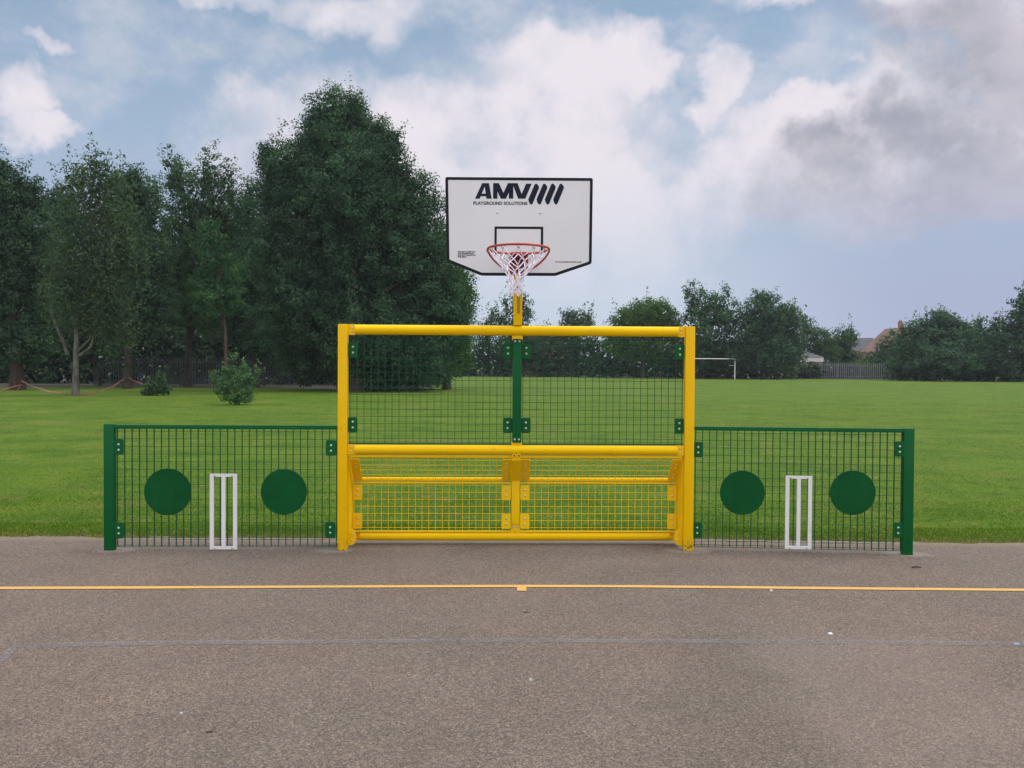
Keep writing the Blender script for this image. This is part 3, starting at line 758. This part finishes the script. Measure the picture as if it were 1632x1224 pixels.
def limb(mb, a, b, r0, r1, rnd, bend=.12, seg=5, n=7):
    a, b = Vector(a), Vector(b); L = (b-a).length; off = Vector((rnd.uniform(-1, 1), rnd.uniform(-1, 1), rnd.uniform(-.3, .6)))*bend*L
    pts = [a.lerp(b, t)+off*math.sin(math.pi*t)*(1-.3*t) for t in [i/seg for i in range(seg+1)]]
    mb.tube(pts, [r0+(r1-r0)*i/seg for i in range(seg+1)], n)
    return pts
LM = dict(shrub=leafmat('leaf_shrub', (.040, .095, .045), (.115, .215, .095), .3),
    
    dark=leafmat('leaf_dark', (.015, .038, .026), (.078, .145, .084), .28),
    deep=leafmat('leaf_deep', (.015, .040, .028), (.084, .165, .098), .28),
    mid=leafmat('leaf_mid', (.026, .064, .038), (.076, .142, .064), .3),
    olive=leafmat('leaf_olive', (.032, .062, .040), (.084, .132, .068), .3),
    fresh=leafmat('leaf_fresh', (.020, .062, .032), (.072, .150, .066), .3),
    bright=leafmat('leaf_bright', (.030, .078, .018), (.085, .160, .035), .34))
BK = barkmat('bark_brown', (.022, .018, .015), (.065, .052, .042)); BKR = barkmat('bark_red', (.030, .018, .016), (.075, .045, .036))
BKP = barkmat('bark_pale', (.055, .050, .044), (.165, .16, .145), 7)
def tree(name, label, cat, bpx, D_, lobes, m='dark', tr=.2, bark=None, trunk_top=None, limbs=True, seed=1, clump=.6, leaf=.2, group=None, ydepth=.85, extra=None, base_py=None, **kw):
    """lobes in photograph units at the tree's distance: (px, py, rx, ry[, depth offset in m])"""
    base = W(bpx, 600, D_); base.z = slope(D_)-.02
    root = empty(name, base, 0, label=label, cat=cat, group=group)
    rnd = random.Random(seed); ls = []
    for l in lobes:
        px, py, rx, ry = l[:4]; dy = l[4] if len(l) > 4 else rnd.uniform(-.25, .25)*rx/FPX*D_
        c = W(px, py, D_+dy)-base; mx_, mz_ = rx/FPX*D_, ry/FPX*D_; k_ = clump*.2; ls.append((c.x, dy, c.z, max(mx_*.6, mx_-k_), max(mx_*.6, mx_-k_)*ydepth, max(mz_*.6, mz_-k_)))
    if tr:
        mb = MB(); zc = max(l[2] for l in ls); cx = sum(l[0]*l[3] for l in ls)/sum(l[3] for l in ls)
        tt = trunk_top or zc*.8
        ax = [Vector((cx*.6*(t**1.5)+rnd.uniform(-.05, .05)*t*3, rnd.uniform(-.1, .1)*t, tt*t-.05)) for t in [i/8 for i in range(9)]]
        mb.tube(ax, [tr*1.35]+[tr*(1-.8*i/8) for i in range(1, 9)], 10)
        if limbs:
            for l in ls:
                c = Vector(l[:3]); zt = min(c.z*.75, tt*.95); i = min(7, max(1, int(zt/tt*8))); a = ax[i]
                limb(mb, a, c+Vector((0, 0, l[5]*.3)), tr*.5*(1-i/12), tr*.08, rnd)
                for _ in range(3):
                    e_ = c+Vector((rnd.uniform(-.7, .7)*l[3], rnd.uniform(-.7, .7)*l[4], rnd.uniform(-.2, .8)*l[5]))
                    limb(mb, a.lerp(c, .55), e_, tr*.22, tr*.04, rnd, n=5)
        if extra: extra(mb, base, rnd)
        mb.build('trunk', bark or BK, root, smooth=True)
    crown('crown' if tr else 'foliage', ls, LM[m], root, clump=clump, leaf=leaf, seed=seed*7+3, **kw)
    return root

GT = 'trees along the left edge of the field'
# big tree left of the goal
tree('broad_tree', 'tallest tree, broad dark green cone of dense leaves behind the left of the goal', 'tree', 566, 53,
     [(526, 192, 46, 60), (604, 232, 30, 45), (560, 215, 60, 60, 2), (470, 270, 52, 62), (596, 270, 52, 62), (625, 235, 22, 42), (540, 300, 95, 90), (440, 320, 42, 62), (655, 350, 62, 85), (640, 290, 28, 40), (450, 400, 58, 80), (570, 420, 120, 120),
      (690, 440, 58, 88), (700, 520, 58, 60), (480, 500, 78, 85), (590, 530, 120, 62), (670, 565, 55, 40), (500, 215, 30, 40), (560, 180, 26, 38), (425, 255, 24, 35),(610, 590, 110, 38, 2), (500, 570, 70, 45, 3), (540, 420, 110, 150, 2.5), (620, 420, 90, 130, 2.5)],
     'deep', tr=.42, bark=BKR, seed=3, clump=.66, leaf=.135, group=GT, spiky=.2, cover=1.25, fill=2.4, sprig=.28)
tree('leafy_tree', 'lighter yellow-green tree skirting the right foot of the big cone tree', 'tree', 712, 58,
     [(714, 440, 38, 60), (722, 500, 36, 60), (700, 540, 50, 50), (722, 560, 36, 40), (690, 590, 44, 26), (735, 470, 28, 40), (700, 380, 24, 34)],
     'bright', tr=.25, seed=14, clump=.55, leaf=.14, group=GT, cover=1.2, fill=1.5, sprig=.6)
tree('birch_tree', 'pale forked trunk with thin drooping green crown, nearest of the left trees', 'tree', 120, 44,
     [(150, 310, 42, 60), (120, 290, 28, 40), (170, 285, 25, 36), (135, 390, 62, 68), (180, 420, 52, 75), (110, 460, 50, 50), (205, 370, 34, 50), (150, 262, 18, 26), (150, 480, 60, 40), (185, 510, 40, 36)],
     'olive', tr=.15, bark=BKP, seed=8, clump=.5, leaf=.13, group=GT, droop=1.0, cover=.75, fill=.5, spiky=.5, sprig=2.2, limbs=True, trunk_top=8.5,
     extra=lambda mb, b, r: (mb.tube([W(118, 568, 44)-b, W(128, 566, 44)-b, W(145, 552, 44)-b, W(154, 524, 44)-b, W(160, 480, 43.6)-b, W(163, 430, 43.2)-b], [.09, .08, .06, .045, .03, .015], 8),
                             mb.tube([W(108, 566, 44)-b, W(101, 545, 44)-b, W(92, 524, 44)-b, W(84, 505, 44)-b, W(78, 470, 44.3)-b, W(82, 420, 44.6)-b], [.10, .085, .07, .05, .035, .015], 8)))
tree('leafy_tree', 'dark round-topped tree at the left border of the photo, tape round its trunk', 'tree', 28, 52,
     [(5, 320, 52, 66), (35, 390, 60, 80), (-30, 380, 70, 100), (55, 450, 48, 62), (10, 480, 70, 70), (45, 320, 34, 42), (-10, 275, 30, 36), (30, 545, 62, 36), (-50, 500, 50, 80)],
     'dark', tr=.36, bark=BKR, seed=5, clump=.66, leaf=.14, group=GT, cover=1.25, spiky=.2, fill=2.2, sprig=.5)
tree('leafy_tree', 'grey-trunked tree right behind the pale forked birch, bushy middle-height crown', 'tree', 203, 56,
     [(225, 330, 42, 55), (195, 300, 30, 40), (235, 410, 48, 60), (215, 290, 20, 30), (190, 480, 52, 60), (240, 490, 48, 55)],
     'dark', tr=.26, seed=12, clump=.55, leaf=.16, group=GT, cover=1.0, fill=1.2, sprig=1.0)
tree('leafy_tree', 'tall airy tree with ragged top sprigs midway between birch and big cone tree', 'tree', 300, 62,
     [(300, 320, 48, 60), (345, 330, 36, 55), (285, 280, 22, 32), (335, 275, 22, 36), (365, 290, 18, 30), (320, 400, 70, 70), (270, 420, 40, 60), (380, 360, 36, 60), (310, 480, 75, 60), (390, 450, 46, 70), (268, 262, 12, 18)],
     'mid', tr=.26, seed=21, clump=.5, leaf=.15, group=GT, cover=.85, fill=.7, spiky=.8, sprig=1.4)
tree('small_tree', 'small brighter green tree with a thin trunk in front of the airy tree', 'tree', 362, 47,
     [(335, 395, 28, 45), (355, 440, 40, 38), (325, 455, 34, 36), (345, 480, 48, 28), (330, 365, 16, 22)],
     'fresh', tr=.12, bark=BKR, seed=25, clump=.42, leaf=.13, group=GT, cover=.8, fill=.5, spiky=.2, sprig=2)
tree('leafy_tree', 'shaded tree filling the gap against the left side of the big cone tree', 'tree', 408, 60,
     [(400, 330, 30, 50), (410, 420, 42, 70), (395, 500, 55, 60), (440, 545, 60, 38)],
     'deep', tr=.2, seed=28, clump=.55, leaf=.16, group=GT, cover=1.0, fill=1.2, sprig=.8)
tree('young_tree', 'slim young bare-stemmed tree in the shade between birch and small bright tree', 'tree', 160, 60,
     [(100, 520, 60, 40), (165, 530, 55, 34), (60, 520, 40, 40)], 'dark', tr=.12, seed=31, clump=.6, leaf=.2, group=GT, cover=.8)

for i, (lb, px, D_, lobes) in enumerate([
    ('back row tree seen between the pale birch and the left border tree', 88, 72, [(90, 380, 60, 80), (60, 480, 70, 80), (120, 500, 70, 70), (95, 330, 30, 45)]),
    ('back row tree closing the view behind the grey-trunked tree', 190, 74, [(190, 370, 60, 80), (160, 470, 70, 80), (230, 480, 70, 80), (225, 320, 34, 45)]),
    ('back row tree closing the view behind the airy sprigged tree', 285, 76, [(290, 420, 70, 80), (260, 500, 70, 70), (330, 500, 70, 70), (355, 400, 50, 80)]),
    ('back row tree beside the left flank of the big cone tree', 400, 74, [(400, 430, 60, 90), (380, 500, 70, 70), (450, 500, 70, 70)])]):
    tree('leafy_tree', lb, 'tree', px, D_, lobes, 'dark', tr=.26, seed=90+i, clump=.75, leaf=.2, group=GT, cover=1.0, fill=1.6)
# shrubs on the left lawn
sh = tree('shrub', 'light green upright shrub alone on the lawn above the left panel', 'shrub', 375, 35.2,
     [(374, 616, 28, 24), (352, 616, 17, 17), (397, 612, 14, 24), (370, 588, 11, 17), (388, 584, 7, 13), (376, 634, 26, 11), (338, 604, 6, 9), (410, 596, 5, 10), (358, 596, 8, 12)],
     'shrub', tr=.05, seed=41, clump=.19, leaf=.085, trunk_top=1.3, spiky=.1, cover=.75, fill=.55, limbs=True, sprig=40)
tree('shrub', 'low dark rounded shrub in the shade left of the light green shrub', 'shrub', 250, 44.5,
     [(250, 615, 20, 18), (236, 622, 13, 10), (266, 620, 12, 12), (254, 602, 10, 10)], 'mid', tr=.05, seed=43, clump=.28, leaf=.12, trunk_top=.8, cover=1.0)

# far trees
GF = 'trees along the far edge of the field'
far = [
 ('birch_tree', 'pointed thin tree right behind the pole of the hoop', 818, 118, [(822, 505, 16, 36), (838, 500, 14, 30), (800, 515, 18, 26), (815, 545, 34, 36), (850, 540, 22, 24), (806, 485, 9, 22), (835, 478, 7, 16)], 'mid', .7, .2),
 ('birch_tree', 'small sparse tree between the big cone tree and the hoop pole', 780, 122, [(780, 525, 16, 28), (768, 545, 18, 34), (786, 500, 7, 14)], 'mid', .55, .6),
 ('bushy_tree', 'small lone round tree just above the middle of the goal crossbar', 918, 120, [(918, 515, 26, 26), (905, 510, 14, 18), (936, 512, 14, 20), (918, 545, 36, 26)], 'mid', .8, .8),
 ('bushy_tree', 'low dark bush crown under the gap left of the lone round tree', 872, 124, [(875, 545, 26, 20), (862, 530, 16, 14), (890, 532, 18, 12)], 'deep', .9, .2),
 ('broad_tree', 'bright green spreading tree above the right half of the goal crossbar', 1025, 112, [(1020, 505, 40, 30), (1045, 500, 34, 28), (1000, 515, 34, 22), (1030, 545, 62, 36), (985, 545, 30, 30), (1062, 520, 26, 30)], 'bright', 1.1, .1),
 ('broad_tree', 'tall pale-leaved tree with ragged top over the goal right corner', 1118, 112, [(1125, 490, 24, 32), (1105, 480, 14, 28), (1150, 495, 26, 30), (1120, 530, 50, 42), (1095, 470, 7, 14), (1160, 470, 8, 14), (1105, 570, 48, 28), (1150, 565, 40, 30)], 'fresh', .9, .8),
 ('broad_tree', 'big dark domed tree behind the white football goal post', 1215, 110, [(1215, 505, 42, 40), (1235, 520, 40, 40), (1190, 530, 42, 44), (1225, 560, 62, 40), (1255, 510, 22, 32), (1266, 545, 20, 40), (1218, 478, 18, 14), (1180, 575, 40, 24)], 'deep', 1.15, .3),
 ('bushy_tree', 'lighter tree sloping down right of the big dark domed tree', 1300, 122, [(1295, 545, 28, 32), (1285, 522, 14, 20), (1318, 550, 26, 24), (1310, 565, 34, 18)], 'mid', .9, .4),
 ('bushy_tree', 'small tree with forked bare top just left of the distant gabled house', 1345, 124, [(1348, 540, 24, 20), (1335, 555, 26, 24), (1356, 534, 11, 13), (1348, 575, 26, 14), (1360, 568, 12, 14)], 'mid', .85, .5),
 ('bushy_tree', 'low leafy tree in front of the distant houses', 1398, 118, [(1405, 576, 26, 20), (1386, 582, 22, 17), (1426, 560, 24, 36), (1412, 566, 18, 24)], 'fresh', 1.1, .1),
 ('broad_tree', 'wide rounded dark tree right of the distant houses reaching the ground', 1490, 104, [(1490, 530, 40, 30), (1460, 545, 36, 36), (1520, 535, 40, 32), (1500, 570, 72, 34), (1450, 580, 40, 24), (1545, 560, 34, 40), (1498, 508, 22, 16), (1535, 590, 50, 16)], 'deep', 1.15, .2),
 ('bushy_tree', 'bushy tree with twin pointed tips between wide rounded and border trees', 1575, 106, [(1570, 540, 26, 34), (1590, 530, 14, 28), (1560, 520, 10, 16), (1580, 575, 44, 30)], 'deep', 1.0, .5),
 ('broad_tree', 'tall dark tree cut by the right border of the photo', 1638, 102, [(1630, 505, 24, 44), (1612, 525, 22, 30), (1650, 500, 30, 50), (1625, 560, 46, 44), (1600, 585, 40, 20), (1655, 570, 40, 40)], 'dark', 1.15, .4),
]
for i, (nm, lb, px, D_, lobes, m, cov, sp) in enumerate(far):
    tree(nm, lb, 'tree', px, D_, lobes, m, tr=.22, seed=60+i, clump=.8, leaf=.26, group=GF, cover=cov, fill=1.0, spiky=sp*.8, limbs=True, sprig=.25)
for i, px in enumerate((775, 1134, 1212)):   # pale stems at the wood's edge
    pass

# shaded undergrowth: one mass each side
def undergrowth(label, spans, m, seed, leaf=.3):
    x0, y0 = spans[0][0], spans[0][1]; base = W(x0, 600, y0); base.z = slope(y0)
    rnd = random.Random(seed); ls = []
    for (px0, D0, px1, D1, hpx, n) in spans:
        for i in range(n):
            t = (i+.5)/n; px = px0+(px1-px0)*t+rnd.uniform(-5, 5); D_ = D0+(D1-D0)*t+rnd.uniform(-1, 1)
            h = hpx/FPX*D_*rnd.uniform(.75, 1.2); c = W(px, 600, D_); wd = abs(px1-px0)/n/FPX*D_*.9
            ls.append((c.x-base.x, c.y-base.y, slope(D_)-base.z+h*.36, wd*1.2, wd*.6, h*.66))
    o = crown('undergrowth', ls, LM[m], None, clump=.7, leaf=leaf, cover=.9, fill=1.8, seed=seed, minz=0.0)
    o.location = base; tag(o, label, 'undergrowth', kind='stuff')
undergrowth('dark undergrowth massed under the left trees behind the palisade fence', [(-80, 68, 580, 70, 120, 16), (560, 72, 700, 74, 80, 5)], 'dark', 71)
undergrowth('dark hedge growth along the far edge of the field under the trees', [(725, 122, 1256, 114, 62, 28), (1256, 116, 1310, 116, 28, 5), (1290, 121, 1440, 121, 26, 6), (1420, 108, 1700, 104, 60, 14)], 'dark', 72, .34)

# bare dark earth and leaf litter under the woods
WF = rough('woodland_floor', (.030, .026, .018), .4, 2)
def floor(pts, name='woodland_floor'):
    v = [(x, y, slope(y)+.01) for x, y in pts]; tag(MB().add(v, [tuple(range(len(v)))]).build(name, WF, recalc=False), kind='structure')
def wx_(px, d): return W(px, 600, d).x
for d0, d1, pr in ((58.5, 70, 690), (70, 90, 700), (90, 130, 708)):
    floor([(wx_(-150, d0), d0), (wx_(pr, d0), d0), (wx_(pr, d1), d1), (wx_(-150, d1), d1)])
for d0, d1 in ((117, 130), (130, 170), (170, 220)):
    floor([(wx_(712, d0), d0), (wx_(1900, d0), d0-8*(d0 < 120)), (wx_(1900, d1), d1), (wx_(712, d1), d1)])
# ------------------------------------------------------------------ fences
def palisade(label, a, b, h, m, gap=.16, w_=.07, name='palisade_fence', npost=2.75):
    a, b = Vector(a), Vector(b); L = (b-a).length; ang = math.atan2(b.y-a.y, b.x-a.x)
    root = empty(name, (a.x, a.y, slope(a.y)-.02), ang, label=label, cat='fence')
    mb = MB(); k = int(L/gap)
    for i in range(k):
        x = i*gap; mb.prism([(x, .05), (x+w_, .05), (x+w_, h-.08), (x+w_/2, h), (x, h-.08)], -.012, .004)
    mb.build('pales', m, root)
    for z in (.35, h-.35): MB().span((0, .006, z-.03), (L, .05, z+.03)).build('rail', m, root)
    for i in range(int(L/npost)+1): MB().span((i*npost-.04, .06, 0), (i*npost+.04, .13, h-.05)).build('post', m, root)
    return root
FM = paint('fence_dark', (.060, .072, .080), .5, .3, metal=.2); FG = paint('fence_galvanised', (.20, .215, .235), .5, .3, metal=.3)
pa, pb = W(150, 600, 61), W(690, 600, 64)
palisade('dark steel palisade fence in the shade behind the left trees', (pa.x, 61, 0), (pb.x, 64, 0), 2.0, FM, .17)
pa, pb = W(1298, 600, 117), W(1445, 600, 112)
palisade('pale grey palisade fence at the far edge below the distant houses', (pa.x, 117, 0), (pb.x, 112, 0), 2.1, FG, .24, .11)

# ------------------------------------------------------------------ football goal on the field
fgD = 108.0; fb = G(1171, 604); fb = W(1171, 604, fgD); z0 = slope(fgD)
xL, xR = W(1096, 604, fgD).x, W(1171, 604, fgD).x; zt = W(1171, 572, fgD).z
fg = empty('football_goal', ((xL+xR)/2, fgD, z0), 0, label='white football goal standing on the far grass right of the yellow frame', cat='goal')
WP = paint('white_goal_paint', (.80, .80, .80), .4, .05); hw_ = (xR-xL)/2
for s in (-1, 1): MB().tube([(s*hw_, 0, -.02), (s*hw_, 0, zt-z0)], .06 if s > 0 else .05, 10).build('post', WP, fg, smooth=True)
MB().tube([(-hw_-.05, 0, zt-z0), (hw_+.06, 0, zt-z0)], .055, 10).build('crossbar', WP, fg, smooth=True)
MB().tube([(hw_, .02, zt-z0-.8), (hw_-.55, .3, zt-z0-.78), (hw_-.6, .35, zt-z0-.74)], .02, 6).build('net_hook_bar', WP, fg)

# ------------------------------------------------------------------ houses beyond the trees
BR = brickmat('red_brick', (.26, .10, .06), (.34, .14, .085)); BRP = brickmat('tan_brick', (.30, .20, .16), (.36, .25, .20))
BRO = brickmat('dull_orange_brick', (.25, .13, .09), (.30, .17, .12))
SL = rough('roof_slate', (.10, .10, .115), .2, 3); TL = rough('roof_tile_red', (.17, .095, .075), .2, 4)
GLS = paint('window_glass', (.05, .06, .07), .12, .1); FRM = paint('window_frame_white', (.75, .75, .75), .4, .05)
def house(name, label, px, D_, w_, dp, eave, ridge, wallm, roofm, rot=0, chim=True, gable_front=True, wins=()):
    b = W(px, 600, D_); root = empty(name, (b.x, D_, slope(D_)-.05), R(rot), label=label, cat='house')
    # gable towards -y when gable_front
    wl = MB()
    if gable_front:
        wl.prism([(-w_/2, 0), (w_/2, 0), (w_/2, eave), (0, ridge), (-w_/2, eave)], 0, dp)
    else:
        wl.add([(-w_/2, 0, 0), (-w_/2, dp, 0), (-w_/2, dp, eave), (-w_/2, dp/2, ridge), (-w_/2, 0, eave), (w_/2, 0, 0), (w_/2, dp, 0), (w_/2, dp, eave), (w_/2, dp/2, ridge), (w_/2, 0, eave)],
               [(0, 1, 2, 3, 4), (9, 8, 7, 6, 5), (0, 5, 6, 1), (1, 6, 7, 2), (2, 7, 8, 3), (3, 8, 9, 4), (4, 9, 5, 0)])
    wl.build('wall', wallm, root)
    rf = MB(); t = .14; ov = .3
    if gable_front:
        for s in (-1, 1):
            sl = (ridge-eave)/(w_/2); x1 = s*(w_/2+ov); z1 = eave-ov*sl
            rf.prism([(0, ridge+.02), (x1, z1+.02), (x1, z1+.02+t), (0, ridge+.02+t)], -ov, dp+ov)
    else:
        for s in (0, 1):
            sl = (ridge-eave)/(dp/2); y1 = -ov if s == 0 else dp+ov; z1 = eave-ov*sl
            x0, x1 = -w_/2-ov, w_/2+ov
            rf.add([(x0, dp/2, ridge+.02), (x1, dp/2, ridge+.02), (x1, y1, z1+.02), (x0, y1, z1+.02), (x0, dp/2, ridge+t), (x1, dp/2, ridge+t), (x1, y1, z1+t), (x0, y1, z1+t)],
                   [(0, 1, 2, 3), (7, 6, 5, 4), (0, 4, 5, 1), (1, 5, 6, 2), (2, 6, 7, 3), (3, 7, 4, 0)])
    rfo = rf.build('roof', roofm, root)
    if chim:
        cx, cy = chim if isinstance(chim, tuple) else (w_*.2, dp*.5)
        MB().span((cx-.35, cy-.3, ridge-1.2), (cx+.35, cy+.3, ridge+1.1)).span((cx-.41, cy-.36, ridge+1.1), (cx+.41, cy+.36, ridge+1.22)).tube([(cx-.15, cy, ridge+1.2), (cx-.15, cy, ridge+1.55)], .11, 8).tube([(cx+.15, cy, ridge+1.2), (cx+.15, cy, ridge+1.55)], .11, 8).build('chimney', BR, rfo)
    for (wx, wz, ww, wh) in wins:
        f_ = MB(); 
        f_.span((wx-ww/2, -.05, wz-wh/2), (wx-ww/2+.09, .03, wz+wh/2)).span((wx+ww/2-.09, -.05, wz-wh/2), (wx+ww/2, .03, wz+wh/2)).span((wx-ww/2+.09, -.05, wz+wh/2-.09), (wx+ww/2-.09, .03, wz+wh/2)).span((wx-ww/2+.09, -.05, wz-wh/2), (wx+ww/2-.09, .03, wz-wh/2+.1)).span((wx-.05, -.05, wz-wh/2+.1), (wx+.05, .03, wz+wh/2-.09))
        wo = f_.build('window', FRM, root)
        MB().span((wx-ww/2+.09, -.02, wz-wh/2+.1), (wx+ww/2-.09, -.01, wz+wh/2-.09)).build('pane', GLS, wo)
    return root
house('brick_house', 'red brick house glimpsed between far trees just right of the green centre upright', 864, 132, 6.2, 7, 4.6, 6.5, BR, TL, 0, False, False, [(-.3, 1.55, 1.7, 1.0), (-.3, 4.0, 1.5, .9), (2.2, 4.0, 1.2, .9)])
house('gabled_house', 'distant house with grey slate roof and tan gable seen over the grey fence', 1388, 225, 5.6, 9, 5.6, 8.5, BRP, SL, 38, (.4, 5.0), True, [(-.6, 5.2, 1.2, 1.0)])
house('brick_house', 'distant dull orange house with a tall chimney beside the wide rounded tree', 1443, 172, 9.8, 8, 4.5, 8.9, BRO, TL, 4, (-.6, 1.0), True, [(-2.6, 4.2, 1.3, 1.1)])
# low shed and grey outbuilding
def shed(label, px, D_, w_, dp, eave, ridge, roofm, wallm):
    b = W(px, 600, D_); root = empty('shed', (b.x, D_, slope(D_)-.05), 0, label=label, cat='shed')
    MB().span((-w_/2, 0, 0), (w_/2, dp, eave-.35)).build('wall', wallm, root)
    MB().span((-w_/2-.15, -.12, eave-.35), (w_/2+.15, dp+.1, eave+.25)).build('fascia', FRM, root)
    MB().add([(-w_/2-.2, -.2, eave+.255), (w_/2+.2, -.2, eave+.255), (w_/2+.2, dp+.2, eave+.255), (-w_/2-.2, dp+.2, eave+.255), (-w_*.15, dp/2, ridge+.2), (w_*.05, dp/2, ridge+.2)],
             [(0, 1, 5, 4), (1, 2, 5), (2, 3, 4, 5), (3, 0, 4), (3, 2, 1, 0)]).build('roof', roofm, root)
shed('low shed with white fascia and grey hipped roof among the far bushes', 1284, 119, 4.2, 3, 2.55, 3.5, SL, BRP)
b_ = W(1414, 600, 121); ob = empty('outbuilding', (b_.x, 121, slope(121)), 0, label='grey outbuilding with pale sloping roof behind the grey palisade fence', cat='shed')
MB().prism([(-2.2, 0), (2.2, 0), (2.2, 1.7), (-2.2, 1.2)], 0, 4).build('wall', rough('render_grey', (.20, .19, .20), .2), ob)
MB().prism([(-2.4, 1.22), (2.4, 1.75), (2.4, 2.3), (1.0, 2.35)], -.2, 4.2).build('roof', rough('roof_sheet', (.28, .29, .33), .15), ob)

# ------------------------------------------------------------------ warning tape strung between the left trees
TP = paint('tape_plastic', (.40, .16, .17), .5, .3)
def strip(pts, w_=.07, D_=44.0):
    v = []; 
    for i, (px, py, d) in enumerate(pts):
        p = W(px, py, d); tw = .02*math.sin(i*1.7); v += [(p.x, p.y+tw, p.z-w_/2), (p.x, p.y-tw, p.z+w_/2)]
    n = len(v)//2
    vb = v+[(a, b+.004, c) for a, b, c in v]
    f = [(2*i, 2*i+2, 2*i+3, 2*i+1) for i in range(n-1)]+[(2*n+2*i, 2*n+2*i+1, 2*n+2*i+3, 2*n+2*i+2) for i in range(n-1)]
    return MB().add(vb, f)
tag(strip([(34, 607, 51.4), (48, 614, 50), (62, 619, 48.5), (80, 624, 47), (100, 627, 45), (118, 628, 43.7), (140, 627, 45), (160, 623, 48), (180, 616, 52), (200, 602, 55.6)]).build('barrier_tape', TP), 'faded red tape sagging from the left dark tree past the pale birch trunk', 'tape')
tag(strip([(205, 602, 55.7), (215, 608, 53), (228, 611.5, 50), (240, 614, 46)]).build('barrier_tape', TP), 'short end of faded red tape between grey trunk and low dark shrub', 'tape')
tag(strip([(-30, 628, 46), (-5, 624, 48), (15, 618, 50), (34, 613, 51.5), (20, 631, 48), (8, 636, 46)]).build('barrier_tape', TP), 'faded red tape running out of the photo at its left border', 'tape')
# pale band round the birch
# ------------------------------------------------------------------ litter and small marks on the asphalt
def scrap(px, py, sz, m, name, label, cat, flat=.35, seed=0):
    p = G(px, py); rnd = random.Random(seed); k = 7
    top_ = [(sz*math.cos(6.28*i/k)*rnd.uniform(.6, 1), sz*math.sin(6.28*i/k)*rnd.uniform(.5, .9), sz*flat*rnd.uniform(.5, 1.3)+.003) for i in range(k)]
    bot = [(x, y, .0) for x, y, z in top_]
    o = MB().add(top_+bot+[(0, 0, sz*flat+.006)], [(i, (i+1) % k, 2*k) for i in range(k)]+[(i, i+k, (i+1) % k+k, (i+1) % k) for i in range(k)]).build(name, m)
    o.location = (p.x, p.y, 0); return tag(o, label, cat)
SW = rough('scrap_white', (.72, .72, .74), .1); SG = rough('scrap_stone', (.48, .50, .54), .1); SK = rough('scrap_dark', (.05, .04, .035), .2)
scrap(1229, 941.8, .014, SW, 'litter', 'tiny white scrap touching the yellow line in front of the right panel', 'litter', seed=1)
scrap(1323, 1010.5, .017, SW, 'litter', 'small white scrap on the asphalt just above the faded blue line', 'litter', .2, seed=2)
scrap(846, 1085, .012, SG, 'pebble', 'pale blue-grey pebble in the middle foreground of the asphalt', 'pebble', .6, seed=3)
scrap(289, 1138, .010, SG, 'pebble', 'pale pebble in the left foreground of the asphalt', 'pebble', .5, seed=7)
scrap(1620, 1027, .022, rough('scrap_blue', (.22, .34, .5), .1), 'paint_fleck', 'blue paint fleck on the faded line at the right border', 'paint fleck', .1, seed=8)
p = G(1460, 905.5)
tw = MB().tube([(-.035, 0, .006), (0, .006, .012), (.04, -.004, .007)], [.005, .007, .004], 6).build('twig', SK); tw.location = (p.x, p.y, 0)
tag(tw, 'short dark twig on the asphalt in front of the right end post', 'twig')
p = G(838, 977)
tw = MB().tube([(-.014, 0, .004), (0, .007, .006), (.02, -.002, .004)], [.002, .003, .002], 6).build('twig', SK); tw.location = (p.x, p.y, 0)
tw.name = 'twig'
p3 = G(333, 1168); t3 = MB().tube([(-.012, 0, .004), (.014, .006, .005)], [.003, .003], 6).build('twig', SK); t3.location = (p3.x, p3.y, 0)
tag(t3, 'tiny dark twig in the left foreground below the pale pebble', 'twig')
tag(tw, 'tiny dark twig on the asphalt below the tick of the yellow line', 'twig')
# ------------------------------------------------------------------ thin haze volume added to lift the darks of the trees
hz = bpy.data.materials.new('added_haze_air'); hz.use_nodes = True; hz.node_tree.nodes.clear(); g = NG(hz.node_tree)
ho = g.n('ShaderNodeOutputMaterial'); pv = g.n('ShaderNodeVolumePrincipled'); hz.node_tree.links.new(pv.outputs[0], ho.inputs['Volume'])
pv.inputs['Color'].default_value = (.80, .88, 1.0, 1); pv.inputs['Density'].default_value = .00028; pv.inputs['Anisotropy'].default_value = .2
tag(MB().span((-3100, -60, -1.2), (3100, 3100, 32)).build('added_haze', hz), kind='stuff')
